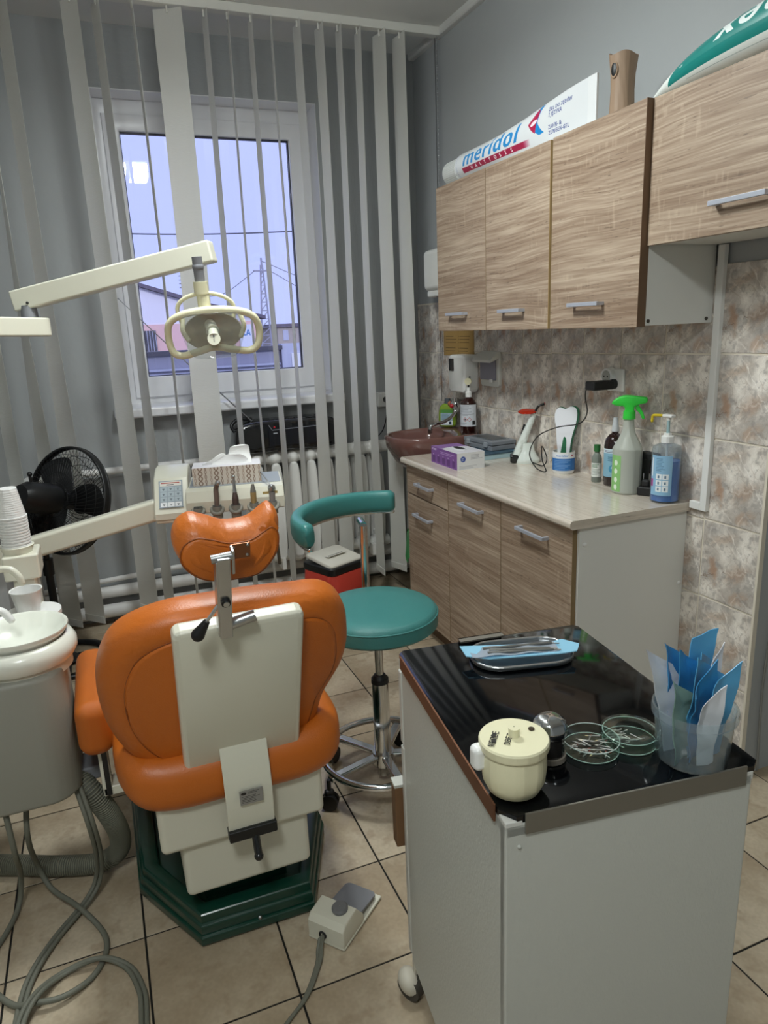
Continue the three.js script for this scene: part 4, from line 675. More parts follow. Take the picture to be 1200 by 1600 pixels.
  part('type_plate', merge(bnd(0.173, 0.223, 0.403, 0.436, -1.3605, -1.3575)), new THREE.MeshStandardMaterial({ roughness: 0.4, metalness: 0.5, map: canvasTex(256, 168, (c) => { c.fillStyle = '#9a9a98'; c.fillRect(0, 0, 256, 168); c.fillStyle = '#2c2c2c'; c.beginPath(); c.ellipse(44, 30, 30, 17, 0, 0, 7); c.fill(); lines(c, 90, 18, 140, 2, 16, 6, '#3a3a3a'); lines(c, 20, 66, 210, 5, 18, 6, '#4a4a4a'); }) }), D, strap);
  part('strap_end', bnd(0.143, 0.249, 0.312, 0.338, -1.392, -1.362, 0.003), M.black, D);
  part('tilt_lever', merge(rod(V(0.2, 0.318, -1.372), V(0.2, 0.275, -1.352), 0.009), ball(0.0105, 0.2, 0.272, -1.351)), M.blackGloss, D);
  part('armrest', bnd(-0.142, -0.062, 0.452, 0.588, -1.95, -1.595, 0.034, 5), M.orange, D);
  part('armrest_support', merge(bnd(-0.108, -0.086, 0.32, 0.46, -1.70, -1.645, 0.004), bnd(-0.108, 0.02, 0.32, 0.345, -1.70, -1.645, 0.004)), M.cream, D);
  part('support_strip', bnd(-0.1, -0.088, 0.325, 0.455, -1.645, -1.641), M.black, D);
}

// ---------- dental unit: column, delivery tray, lamp, spittoon ----------
{
  const U = thing('dental_unit', 'cream dental unit with control tray on a swing arm in front of the radiator', 'dental unit', [-0.72, 0, -1.9]);
  part('column', bnd(-0.8, -0.62, 0.0, 1.35, -2.0, -1.75, 0.03, 3), M.cream, U);
  const beam = (a, b, h, d, r = 0.012) => { const dir = new THREE.Vector3().subVectors(b, a), L = dir.length(); const g = box(L, h, d, 0, 0, 0, r, 3); const q = new THREE.Quaternion().setFromRotationMatrix(new THREE.Matrix4().makeBasis(dir.clone().normalize(), V(0, 1, 0).addScaledVector(dir, -dir.y / (L * L)).normalize(), dir.clone().normalize().cross(V(0, 1, 0).addScaledVector(dir, -dir.y / (L * L)).normalize()))); g.applyQuaternion(q); const m = a.clone().add(b).multiplyScalar(0.5); return g.translate(m.x, m.y, m.z); };
  part('swing_arm', merge(beam(V(-0.66, 0.665, -1.9), V(-0.52, 0.68, -2.62), 0.075, 0.06), beam(V(-0.53, 0.652, -2.64), V(0.152, 0.815, -2.49), 0.072, 0.055)), M.cream, U);
  const T = new THREE.Matrix4().compose(V(0.14, 0.79, -2.475), new THREE.Quaternion().setFromEuler(new THREE.Euler(0, -0.19, 0)), V(1, 1, 1)), tf = (g) => clean(g).applyMatrix4(T);
  // keypad block: sloped top
  const kb = ext(polyShape([[0.05, 0], [0.05, 0.02], [-0.03, 0.125], [-0.1, 0.15], [-0.16, 0.15], [-0.18, 0.13], [-0.18, 0]]), 0.115, 0.008, 3).rotateY(-PI / 2); // shape x becomes room depth
  const kbm = new THREE.MeshPhysicalMaterial({ color: M.cream.color, roughness: 0.32, clearcoat: 0.25, side: THREE.DoubleSide });
  part('keypad_block', tf(toCreasedNormals(clean(kb).translate(0.055, 0.0, 0), 0.5)), kbm, U);
  const kt = canvasTex(192, 256, (c) => { c.fillStyle = '#8f9aa3'; c.fillRect(0, 0, 192, 256); c.fillStyle = '#d8d4cc'; c.fillRect(10, 8, 172, 42); c.fillStyle = '#a8483c'; c.font = 'bold 20px sans-serif'; c.fillRect(18, 16, 150, 10); c.fillStyle = '#222'; c.fillRect(62, 34, 60, 9); for (let r = 0; r < 4; r++) for (let k = 0; k < 3; k++) { c.fillStyle = r === 3 ? '#e6e8ea' : '#a4b2ba'; c.fillRect(12 + k * 58, 58 + r * 49, 52, 42); c.fillStyle = '#39434a'; c.fillRect(28 + k * 58, 74 + r * 49, 20, 5); c.fillRect(34 + k * 58, 82 + r * 49, 8, 8); } });
  part('keypad', tf(new THREE.BoxGeometry(0.078, 0.1, 0.003).rotateX(-0.651).translate(0.055, 0.078, 0.0115)), new THREE.MeshStandardMaterial({ map: kt, roughness: 0.4 }), U);
  const bodyS = [[0.05, 0.008], [0.05, 0.045], [0.03, 0.078], [0.0, 0.084], [-0.2, 0.084], [-0.21, 0.07], [-0.21, 0.02], [-0.19, 0.0], [0.03, 0.0]];
  part('tray_body', tf(toCreasedNormals(clean(ext(polyShape(bodyS), 0.33, 0.006, 3).rotateY(-PI / 2)).translate(0.268, 0.005, 0), 0.5)), kbm, U);
  part('tray_inset', tf(bnd(0.115, 0.425, 0.0885, 0.0915, -0.19, -0.005, 0.001, 1)), std('#9aa0a6', 0.5), U);
  part('tray_marking', tf(bnd(0.36, 0.41, 0.0555, 0.0675, 0.042, 0.0445).applyMatrix4(new THREE.Matrix4())), new THREE.MeshStandardMaterial({ color: '#b8a468', roughness: 0.5 }), U);
  part('underside_grip', tf(bnd(0.0, 0.1, -0.016, 0.0, -0.02, 0.04, 0.006)), M.cream, U);
  const hx = [0.142, 0.204, 0.266, 0.328, 0.39], dk = std('#4b4a47', 0.5);
  hx.forEach((x, i) => {
    const h = part('holster', tf(merge(new THREE.TorusGeometry(0.0185, 0.006, 10, 28, PI * 1.25).rotateZ(PI * 0.875).rotateX(-0.9).translate(x, 0.022, 0.058), new THREE.CylinderGeometry(0.017, 0.017, 0.04, 20).translate(x, 0.012, 0.052))), std('#8d8a80', 0.5), U);
    part('holster_liner', tf(new THREE.CylinderGeometry(0.0145, 0.0145, 0.005, 20).rotateX(0.3).translate(x, 0.033, 0.054)), dk, U, h);
  });
  const taupe = std('#75655c', 0.4), tan = std('#a3895a', 0.4), brown = std('#53423d', 0.4);
  const hp = (name, lab, x, segs, hose) => { const t = thing(name, lab, 'instrument', [0, 0, 0]); t.applyMatrix4(T); segs.forEach(([n, g, m]) => mesh(n, g, m, t)); mesh('hose', tube([[x, 0.0, 0.055], [x + 0.002, -0.06, 0.05], [x + 0.006, -0.14, 0.02], [x + 0.01, -0.22, -0.04]], 0.006, 30, 10), hose, t); return t; };
  hp('suction_handpiece', 'empty holster hose at the left of the tray', 0.142, [['connector', rod(V(0.142, -0.01, 0.055), V(0.142, 0.035, 0.056), 0.006), dk]], M.hoseDark);
  hp('air_turbine', 'taupe dental handpiece with small angled head, first from the keypad', 0.204, [['body', tube([[0.204, -0.005, 0.055], [0.205, 0.06, 0.05], [0.206, 0.09, 0.046], [0.212, 0.108, 0.05]], 0.0085, 30, 14), taupe], ['head', ball(0.009, 0.215, 0.112, 0.054), M.steel]], taupe);
  hp('contra_angle', 'dark handpiece with steel pointed nose, second from the keypad', 0.266, [['body', merge(rod(V(0.266, -0.005, 0.055), V(0.267, 0.055, 0.05), 0.011, 0.011), rod(V(0.267, 0.055, 0.05), V(0.267, 0.075, 0.048), 0.011, 0.007)), brown], ['nose', merge(rod(V(0.267, 0.075, 0.048), V(0.267, 0.112, 0.045), 0.007, 0.0045), ball(0.0065, 0.267, 0.128, 0.045), rod(V(0.267, 0.112, 0.045), V(0.267, 0.13, 0.045), 0.0045)), M.steel], ['second_hose', tube([[0.256, -0.01, 0.05], [0.25, -0.06, 0.045], [0.25, -0.15, 0.02], [0.25, -0.22, -0.03]], 0.005, 24, 8), tan]], tan);
  hp('scaler_handpiece', 'straight tan handpiece with grey tip, third from the keypad', 0.328, [['body', rod(V(0.326, -0.015, 0.055), V(0.328, 0.07, 0.048), 0.0085, 0.0105), tan], ['nose', rod(V(0.328, 0.07, 0.048), V(0.328, 0.098, 0.046), 0.0105, 0.005), std('#75726a', 0.4)]], brown);
  hp('air_syringe', 'grey air and water syringe with a thin steel tip at the right end', 0.39, [['body', rod(V(0.389, -0.005, 0.055), V(0.391, 0.065, 0.045), 0.0085, 0.011), std('#7c7672', 0.4)], ['valve', merge(ball(0.0135, 0.391, 0.078, 0.043), ball(0.006, 0.391, 0.086, 0.054)), M.steel], ['tip', tube([[0.391, 0.085, 0.042], [0.378, 0.102, 0.02], [0.362, 0.122, -0.01], [0.35, 0.135, -0.03]], 0.0022, 24, 8), M.steel]], M.hoseDark);
  const tb = thing('tissue_box', 'tissue box with brown knitted pattern and white tissue on the tray', 'tissue box', [0, 0, 0]); tb.applyMatrix4(T); tb.applyMatrix4(new THREE.Matrix4()); tb.updateMatrix();
  const knit = canvasTex(512, 160, (c, w, h) => { c.fillStyle = '#d3cabf'; c.fillRect(0, 0, w, h); for (let k = 0; k < 13; k++) { const x0 = 18 + k * 40; c.strokeStyle = k % 3 ? '#8a7466' : '#a89384'; c.lineWidth = k % 3 === 1 ? 9 : 5; c.beginPath(); for (let y = 0; y <= h; y += 4) c.lineTo(x0 + (k % 3 === 1 ? 14 : 6) * Math.sin(y / 14 + k), y); c.stroke(); c.beginPath(); for (let y = 0; y <= h; y += 4) c.lineTo(x0 - (k % 3 === 1 ? 14 : 6) * Math.sin(y / 14 + k), y); c.stroke(); } c.fillStyle = 'rgba(120,100,88,0.25)'; for (let y = 0; y < h; y += 6) for (let x = (y / 6 % 2) * 4; x < w; x += 8) c.fillRect(x, y, 3, 3); });
  const km = new THREE.MeshStandardMaterial({ map: knit, roughness: 0.8 }), kTop = new THREE.MeshStandardMaterial({ color: '#dcdade', roughness: 0.7 });
  mesh('carton', new THREE.BoxGeometry(0.232, 0.062, 0.115).translate(0.245, 0.123, -0.075), [km, km, kTop, kTop, km, km], tb);
  const tg = (pts, th, dz) => { const g = clean(ext(splineShape(pts, 60), 0.003)); return bend(g, (x, y, z) => [x, y, z + 0.01 * Math.sin(x * 60 + dz) * (y / 0.06) + 0.008 * Math.sin(y * 70 + dz)]).translate(0.245, 0.153, -0.075); };
  mesh('tissue', merge(tg([[-0.085, 0], [-0.05, 0.018], [-0.02, 0.036], [-0.004, 0.036], [-0.002, 0.01], [0, 0]], 0, 0), tg([[-0.01, 0], [0.008, 0.03], [0.018, 0.056], [0.03, 0.06], [0.078, 0.062], [0.082, 0.055], [0.084, 0.03], [0.086, 0]], 0, 2), tg([[-0.05, 0], [-0.02, 0.026], [0.05, 0.034], [0.075, 0.01]], 0, 4).translate(0, 0, 0.012)), M.paper, tb);

  // lamp on two arms
  const L = thing('operating_lamp', 'cream dental operating lamp with handle frame hanging before the window', 'lamp', [-0.71, 1.35, -1.9]);
  part('post', cyl(0.03, 0.03, 0.12, -0.71, 1.40, -1.9), M.cream, L);
  part('lower_arm', beam(V(-0.72, 1.45, -1.9), V(-0.115, 1.427, -2.5), 0.055, 0.05, 0.006), M.cream, L);
  part('upper_arm', beam(V(-0.19, 1.506, -2.535), V(0.375, 1.622, -2.245), 0.062, 0.05, 0.006), M.cream, L);
  part('arm_joint', merge(cyl(0.022, 0.026, 0.05, -0.155, 1.468, -2.51), cyl(0.03, 0.03, 0.008, -0.155, 1.455, -2.51)), M.grey, L);
  part('arm_screw', merge(ball(0.0045, -0.155, 1.5, -2.487, 8), ball(0.0045, 0.32, 1.6, -2.243, 8)), M.black, L);
  const H = new THREE.Matrix4().compose(V(0.346, 1.405, -2.2), new THREE.Quaternion().setFromEuler(new THREE.Euler(0.12, -0.2, 0.03, 'YXZ')), V(1, 1, 1)), hf = (g) => clean(g).applyMatrix4(H), u = 0.001885, Q = (x, y, z = 0) => V((x - 331) * u, -(y - 510) * u, z);
  part('neck', hf(merge(rod(Q(321, 405), Q(321, 443), 0.0145, 0.0145, 20), ball(0.0165, -10 * u, 90 * u, 0))), M.grey, L);
  part('neck_collar', hf(merge(rod(Q(321, 441), Q(321, 459), 0.0205, 0.0205, 24), rod(Q(322, 458), Q(323, 482), 0.017, 0.019, 24))), M.ivory, L);
  part('yoke', hf(tube([Q(284, 500, -0.02), Q(281, 478, -0.02), Q(295, 464, -0.01), Q(323, 458), Q(350, 464, -0.01), Q(366, 478, -0.02), Q(364, 500, -0.02)], 0.006, 60, 12)), M.ivory, L);
  part('handle_frame', hf(tube([Q(331, 482, 0.02), Q(292, 486, 0.02), Q(268, 498, 0.01), Q(262, 520), Q(266, 543), Q(280, 550), Q(305, 544, 0.02), Q(331, 538, 0.03), Q(357, 544, 0.02), Q(383, 549), Q(397, 541), Q(402, 518), Q(395, 497, 0.01), Q(372, 486, 0.02)], 0.0105, 140, 14, true)), M.ivory, L);
  part('side_bracket', hf(merge(tube([Q(287, 495, -0.01), Q(285, 512, 0.0), Q(292, 526, 0.01)], 0.007, 20, 10), tube([Q(375, 493, -0.01), Q(379, 510, 0), Q(373, 525, 0.01)], 0.007, 20, 10))), M.ivory, L);
  const irid = phys('#d9cdb4', 0.24, { metalness: 0.7, iridescence: 1, iridescenceIOR: 1.6, side: THREE.DoubleSide });
  const dish = []; for (let k = 0; k <= 10; k++) { const r = 0.083 * k / 10; dish.push([Math.max(r, 0.001), 7.0 * r * r - 0.045]); }
  part('reflector', hf(lathe(dish, 40).rotateX(PI / 2).scale(1, 0.66, 1).translate(0, -0.012, 0)), irid, L);
  part('reflector_shell', hf(lathe(dish.map(([r, y]) => [r * 1.03, y - 0.006]), 40).rotateX(PI / 2).scale(1, 0.66, 1).translate(0, -0.012, 0)), phys('#cfcdbb', 0.4, { side: THREE.DoubleSide }), L);
  part('bulb_holder', hf(merge(rod(Q(327, 506, -0.02), Q(331, 514, 0.03), 0.016, 0.019, 24), rod(Q(331, 514, 0.03), Q(332, 522, 0.05), 0.014, 0.016, 24))), M.cream, L);
  part('bulb_cap', hf(new THREE.CylinderGeometry(0.0185, 0.0185, 0.01, 28).rotateX(PI / 2 - 0.35).translate(1 * u, -14 * u, 0.055)), new THREE.MeshStandardMaterial({ roughness: 0.4, map: canvasTex(128, 128, (c) => { c.fillStyle = '#d5d2bd'; c.fillRect(0, 0, 128, 128); c.fillStyle = '#3b3b3b'; c.fillRect(28, 56, 24, 16); c.font = 'bold 18px sans-serif'; c.fillText('FARO', 54, 71); }) }), L);
  const shield = clean(ext(splineShape([[-0.086, 0.028], [-0.07, 0.042], [0, 0.047], [0.07, 0.042], [0.088, 0.028], [0.092, 0], [0.08, -0.045], [0.062, -0.078], [0, -0.082], [-0.062, -0.078], [-0.08, -0.045], [-0.09, 0]], 90), 0.004, 0.001));
  part('clear_shield', hf(bend(shield, (x, y, z) => [x, y, z + 0.065 - 5.2 * x * x - 2.5 * y * y])), M.clearPlastic, L);

  // spittoon with its cup filler
  const S = thing('spittoon_unit', 'white spittoon bowl on a grey rounded cabinet at the left edge', 'spittoon', [-0.28, 0.36, -1.73]);
  part('bowl', solid([[0.001, 0.695], [0.05, 0.7], [0.085, 0.722], [0.1, 0.748], [0.107, 0.752], [0.108, 0.748], [0.1, 0.735], [0.094, 0.72], [0.06, 0.69], [0.001, 0.685]], 56, 0.9).translate(-0.237, 0, -1.73), phys('#e9ebe0', 0.22, { clearcoat: 0.4 }), S);
  part('bowl_collar', solid([[0.09, 0.70], [0.1, 0.732], [0.112, 0.728], [0.121, 0.712], [0.121, 0.695], [0.113, 0.682], [0.001, 0.68]], 56, 0.9).translate(-0.237, 0, -1.725), phys('#e4e4d8', 0.25, { clearcoat: 0.4 }), S);
  part('drip_ring', solid([[0.001, 0.684], [0.105, 0.684], [0.106, 0.655], [0.001, 0.65]], 56, 0.6).translate(-0.237, 0, -1.725), M.creamMatt, S);
  const plan = (w, d, r, y0, y1) => ext(roundRect(w, d, r), y1 - y0, 0.012, 3).rotateX(-PI / 2).translate(0, (y0 + y1) / 2, 0);
  part('cabinet', plan(0.28, 0.27, 0.07, 0.355, 0.672).translate(-0.29, 0, -1.742), std('#94948a', 0.5), S);
  part('support_arm', bnd(-0.66, -0.38, 0.45, 0.56, -1.85, -1.72, 0.02), M.creamMatt, S);
  part('plumbing', bnd(-0.155, -0.09, 0.34, 0.375, -1.78, -1.70, 0.006), M.grey, S);
  part('cup_shelf', merge(cyl(0.07, 0.07, 0.012, -0.225, 0.709, -1.935, 40), cyl(0.03, 0.055, 0.06, -0.25, 0.675, -1.93)), M.plasticWhite, S);
  part('filler_spout', tube([[-0.3, 0.7, -1.85], [-0.297, 0.82, -1.8], [-0.285, 0.862, -1.78], [-0.262, 0.884, -1.77], [-0.235, 0.884, -1.765], [-0.219, 0.866, -1.76], [-0.215, 0.85, -1.76]], 0.008, 60, 12), M.cream, S);
  part('rinse_spout', tube([[-0.30, 0.75, -1.74], [-0.285, 0.795, -1.74], [-0.262, 0.797, -1.735], [-0.246, 0.775, -1.73]], 0.0085, 40, 12), M.plasticWhite, S);
  part('cup_post', merge(bnd(-0.262, -0.205, 0.5, 0.80, -2.06, -1.98, 0.01), bnd(-0.278, -0.192, 0.792, 0.858, -2.07, -1.965, 0.006), solid([[0.001, 0], [0.034, 0], [0.041, 0.02], [0.001, 0.02]], 32).translate(-0.241, 0.856, -2.01)), M.cream, S);
  const rib = [[0.0345, 0.0], [0.0355, 0.0], [0.0355, 0.004], [0.0335, 0.0045]]; for (let k = 0; k < 12; k++) { const y = 0.008 + k * 0.0055, r = 0.0332 - 0.0108 * (k / 12); rib.push([r, y], [r - 0.0012, y + 0.0035]); } rib.push([0.022, 0.076], [0.0205, 0.078], [0.001, 0.078]);
  const cupG = solid(rib, 40, 0.5), cupM = phys('#ececea', 0.4, { side: THREE.DoubleSide, transmission: 0.08, thickness: 0 });
  for (let k = 0; k < 11; k++) { const c = mesh(numbered('stacked_cup'), cupG, cupM, scene); c.position.set(-0.241, 0.876 + k * 0.0075, -2.01); c.userData = { label: k === 10 ? 'topmost upside-down white ribbed plastic cup of the tall stack' : 'white plastic cup rim nested below the topmost cup of the tall stack', category: 'cup', group: 'cups stacked on the dispenser' }; }
  const cg = []; for (let k = 0; k <= 10; k++) { const y = 0.002 + k * 0.005, r = 0.0245 + 0.0085 * k / 10; cg.push([r, y], [r + 0.0008, y + 0.003]); }
  const oc = solid([[0.001, 0], [0.024, 0], ...cg, [0.036, 0.0565], [0.036, 0.059], [0.033, 0.058], [0.0235, 0.004], [0.001, 0.003]], 40, 0.5);
  single('drinking_cup', 'single upright white ribbed plastic cup beside the spittoon bowl', 'cup', oc.scale(1.08, 1.08, 1.08).translate(-0.23, 0.7155, -1.93), cupM);

  // hoses
  const hose = (name, label, pts, r, m, ribs) => { const o = thing(name, label, 'hose', [pts[0][0], 0, pts[0][2]]); part('hose', tube(pts, r, 160, 12), m, o); if (ribs) { const c = new THREE.CatmullRomCurve3(pts.map((p) => V(...p)), false, 'catmullrom', 0.5), gs = []; for (let k = 0; k <= ribs; k++) { const t = k / ribs, p = c.getPointAt(t), d = c.getTangentAt(t), g = new THREE.TorusGeometry(r, 0.0022, 6, 20); g.applyQuaternion(new THREE.Quaternion().setFromUnitVectors(V(0, 0, 1), d)); gs.push(g.translate(p.x, p.y, p.z)); } part('ribs', merge(gs), std('#7b7b6c', 0.6), o).userData.kind = 'stuff'; } return o; };
  hose('drain_hose', 'thick grey ribbed drain hose curling on the floor below the spittoon', [[-0.172, 0.36, -1.72], [-0.135, 0.32, -1.68], [-0.105, 0.24, -1.69], [-0.092, 0.14, -1.74], [-0.105, 0.06, -1.785], [-0.16, 0.03, -1.80], [-0.26, 0.0285, -1.836], [-0.34, 0.0285, -1.876], [-0.45, 0.0285, -1.93]], 0.0245, M.hoseDark, 130);
  const dbl = (pts) => merge(tube(pts, 0.0055, 160, 10), tube(pts.map(([x, y, z]) => [x + 0.011, y, z + 0.003]), 0.0055, 160, 10));
  single('floor_hose', 'double grey tubing dropping from the spittoon and running to bottom left', 'hose', dbl([[-0.173, 0.368, -1.68], [-0.15, 0.28, -1.62], [-0.148, 0.16, -1.67], [-0.16, 0.06, -1.71], [-0.19, 0.018, -1.69], [-0.261, 0.009, -1.605], [-0.305, 0.012, -1.519], [-0.325, 0.0075, -1.442], [-0.335, 0.0075, -1.3]]), M.hose);
  single('floor_hose', 'grey hose crossing over itself and looping on the floor tiles', 'hose', tube([[-0.277, 0.36, -1.70], [-0.285, 0.26, -1.66], [-0.295, 0.1, -1.77], [-0.27, 0.032, -1.75], [-0.204, 0.028, -1.657], [-0.154, 0.009, -1.577], [-0.147, 0.0075, -1.514], [-0.177, 0.0075, -1.453], [-0.235, 0.017, -1.416], [-0.291, 0.021, -1.421], [-0.338, 0.009, -1.448], [-0.4, 0.0075, -1.53]], 0.0065, 180, 10), M.hose);
  single('floor_hose', 'grey hose hanging down along the left picture edge', 'hose', tube([[-0.315, 0.36, -1.63], [-0.31, 0.25, -1.62], [-0.33, 0.1, -1.74], [-0.346, 0.02, -1.745], [-0.366, 0.0075, -1.683], [-0.41, 0.0075, -1.58]], 0.0065, 120, 10), M.hose);
  single('floor_hose', 'double grey tubing arching over the floor towards the bottom edge', 'hose', dbl([[-0.335, 0.009, -1.25], [-0.325, 0.0185, -1.364], [-0.299, 0.033, -1.421], [-0.250, 0.0095, -1.486], [-0.168, 0.024, -1.483], [-0.109, 0.0075, -1.450], [-0.084, 0.0075, -1.376], [-0.082, 0.0075, -1.317], [-0.091, 0.0075, -1.2], [-0.1, 0.0075, -1.1]]), M.hose);
}

// ---------- stool ----------
{
  const cx = 0.685, cz = -1.84, S = thing('operator_stool', 'teal round operator stool with curved arm backrest and chrome ring base', 'stool', [cx, 0, cz]);
  const seat = part('seat', solid([[0.001, 0.5], [0.14, 0.5], [0.172, 0.504], [0.18, 0.512], [0.181, 0.545], [0.176, 0.558], [0.165, 0.565], [0.1, 0.572], [0.001, 0.574]], 72, 0.7).translate(cx, 0.026, cz), M.teal, S);
  part('piping', new THREE.TorusGeometry(0.1795, 0.0028, 8, 80).rotateX(PI / 2).translate(cx, 0.574, cz), M.teal, S, seat);
  part('piston', cyl(0.0125, 0.0125, 0.23, cx, 0.435, cz), M.chrome, S);
  part('collar', merge(cyl(0.026, 0.027, 0.014, cx, 0.352, cz), cyl(0.018, 0.024, 0.012, cx, 0.364, cz)), M.black, S);
  part('column', cyl(0.026, 0.026, 0.26, cx, 0.215, cz, 32), M.chrome, S);
  part('hub', merge(cyl(0.034, 0.038, 0.04, cx, 0.09, cz, 32), cyl(0.02, 0.02, 0.05, cx, 0.055, cz)), M.chrome, S);
  part('base_ring', new THREE.TorusGeometry(0.185, 0.0105, 14, 90).rotateX(PI / 2).translate(cx, 0.108, cz), M.chrome, S);
  for (let k = 0; k < 5; k++) {
    const a = k / 5 * 2 * PI + 0.35, c = Math.cos(a), s = Math.sin(a), leg = box(0.19, 0.016, 0.03, 0.105, 0, 0, 0.006, 2).rotateY(-a).translate(cx, 0.098, cz);
    const l = part('leg', leg, M.chrome, S);
    const wx = cx + 0.205 * c, wz = cz + 0.205 * s;
    part('caster', merge(new THREE.CylinderGeometry(0.026, 0.026, 0.012, 22).rotateX(PI / 2).rotateY(k * 1.3).translate(wx - 0.009 * Math.sin(k * 1.3), 0.0275, wz - 0.009 * Math.cos(k * 1.3)), new THREE.CylinderGeometry(0.026, 0.026, 0.012, 22).rotateX(PI / 2).rotateY(k * 1.3).translate(wx + 0.009 * Math.sin(k * 1.3), 0.0275, wz + 0.009 * Math.cos(k * 1.3)), box(0.03, 0.034, 0.02, wx, 0.05, wz, 0.008), rod(V(wx, 0.05, wz), V(wx, 0.1, wz), 0.006)), M.black, S, l);
  }
  // backrest: upright, tongue under the seat and curved pad
  part('back_post', merge(rod(V(0.748, 0.515, -2.1), V(0.748, 0.765, -2.1), 0.013, 0.013, 22), rod(V(0.748, 0.765, -2.1), V(0.752, 0.772, -2.14), 0.013), box(0.05, 0.012, 0.26, 0, 0, 0, 0.004).rotateY(-0.22).translate(0.72, 0.518, -1.98)), M.chrome, S);
  const px = 0.775, pz = -2.0, R = 0.262, N = 50, pos = [], idx = [], sec = []; for (let k = 0; k < 20; k++) { const a = k / 20 * 2 * PI, c = Math.cos(a), s = Math.sin(a); sec.push([Math.sign(c) * Math.abs(c) ** 0.6 * 0.021, Math.sign(s) * Math.abs(s) ** 0.7 * 0.037]); }
  const a0 = -1.02, a1 = -3.42;
  for (let j = 0; j <= N; j++) { const t = j / N, a = a0 + (a1 - a0) * t, e = Math.min(1, Math.min(t, 1 - t) / 0.03), k = 0.72 + 0.28 * Math.sqrt(1 - (1 - e) ** 2), y = 0.8 + 0.005 * t; for (const [dr, dy] of sec) pos.push(px + (R + dr * k) * Math.cos(a), y + dy * k, pz + (R + dr * k) * Math.sin(a)); }
  for (let j = 0; j < N; j++) for (let k = 0; k < 20; k++) { const p = j * 20 + k, q = j * 20 + (k + 1) % 20; idx.push(p, q, p + 20, q, q + 20, p + 20); }
  for (const j of [0, N]) for (let k = 1; k < 19; k++) j ? idx.push(j * 20, j * 20 + k, j * 20 + k + 1) : idx.push(0, k + 1, k);
  const g = new THREE.BufferGeometry(); g.setAttribute('position', new THREE.Float32BufferAttribute(pos, 3)); g.setIndex(idx); g.computeVertexNormals();
  const pad = part('back_pad', g, M.teal, S);
  const arc = []; for (let j = 0; j <= 30; j++) { const a = a0 - 0.03 + (a1 - a0 + 0.06) * j / 30; arc.push([px + R * Math.cos(a), 0.764, pz + R * Math.sin(a)]); }
  part('chrome_rail', tube(arc, 0.008, 80, 10), M.chrome, S, pad);
}

// ---------- bins ----------
{
  const B = thing('waste_bin', 'waste bin with cream lid and red bag behind the stool', 'bin', [0.92, 0, -3.0], 0.42);
  const bag = phys('#d4473a', 0.35, { transmission: 0.15, thickness: 0 });
  mesh('bucket', clean(ext(roundRect(0.2, 0.19, 0.03), 0.3, 0.004).rotateX(-PI / 2).translate(0, 0.152, 0)), M.black, B).geometry.applyMatrix4(new THREE.Matrix4());
  const sk = []; const skirt = clean(ext(roundRect(0.222, 0.212, 0.04), 0.12, 0.004, 2, 12).rotateX(-PI / 2).translate(0, 0.262, 0)); 
  mesh('red_bag', bend(skirt, (x, y, z) => { const k = 1 + 0.10 * sm(0.32, 0.2, y) * (1 + 0.5 * Math.sin(x * 90 + z * 70)); return [x * k, y + (y < 0.25 ? 0.012 * Math.sin(x * 60 - z * 50) : 0), z * k]; }), bag, B);
  mesh('lid_rim', clean(ext(roundRect(0.226, 0.216, 0.035), 0.036, 0.008, 3).rotateX(-PI / 2).translate(0, 0.338, 0)), M.black, B);
  const lt = canvasTex(256, 64, (c) => { c.fillStyle = '#d9d6cb'; c.fillRect(0, 0, 256, 64); c.fillStyle = '#33312d'; for (let k = 0; k < 9; k++) c.fillRect(20 + k * 24, 22 + 8 * hash(k, 1, 2), 16, 12 + 12 * hash(k, 3, 2)); c.fillRect(30, 40, 180, 4); });
  const lid = mesh('lid', bend(clean(ext(roundRect(0.198, 0.185, 0.02), 0.02, 0.006, 3).rotateX(-PI / 2)), (x, y, z) => [x, y - 0.9 * z * z, z]).rotateX(0.14).translate(0, 0.374, 0), std('#d6d2c6', 0.5), B);
  mesh('paper_label', box(0.11, 0.001, 0.026).rotateX(0.02).translate(0, 0.3855, 0.01), new THREE.MeshStandardMaterial({ map: lt, roughness: 0.7 }), lid);
  const G = thing('green_bin', 'green bin just showing beside the base cabinet under the basin', 'bin', [1.452, 0, -3.14]);
  mesh('bucket', solid([[0.001, 0], [0.065, 0], [0.085, 0.36], [0.092, 0.365], [0.092, 0.38], [0.082, 0.38], [0.062, 0.01], [0.001, 0.01]], 36), phys('#2f8a4c', 0.4), G);
  mesh('bag', bend(clean(solid([[0.094, 0.384], [0.098, 0.3], [0.102, 0.24], [0.1, 0.24], [0.093, 0.3], [0.089, 0.384]], 48)), (x, y, z) => { const a = Math.atan2(z, x), k = 1 + 0.05 * Math.sin(a * 9) * sm(0.38, 0.26, y); return [x * k, y + (y < 0.25 ? 0.02 * Math.sin(a * 7) : 0), z * k]; }), phys('#3fa85c', 0.35, { transmission: 0.2, thickness: 0, side: THREE.DoubleSide }), G);
}

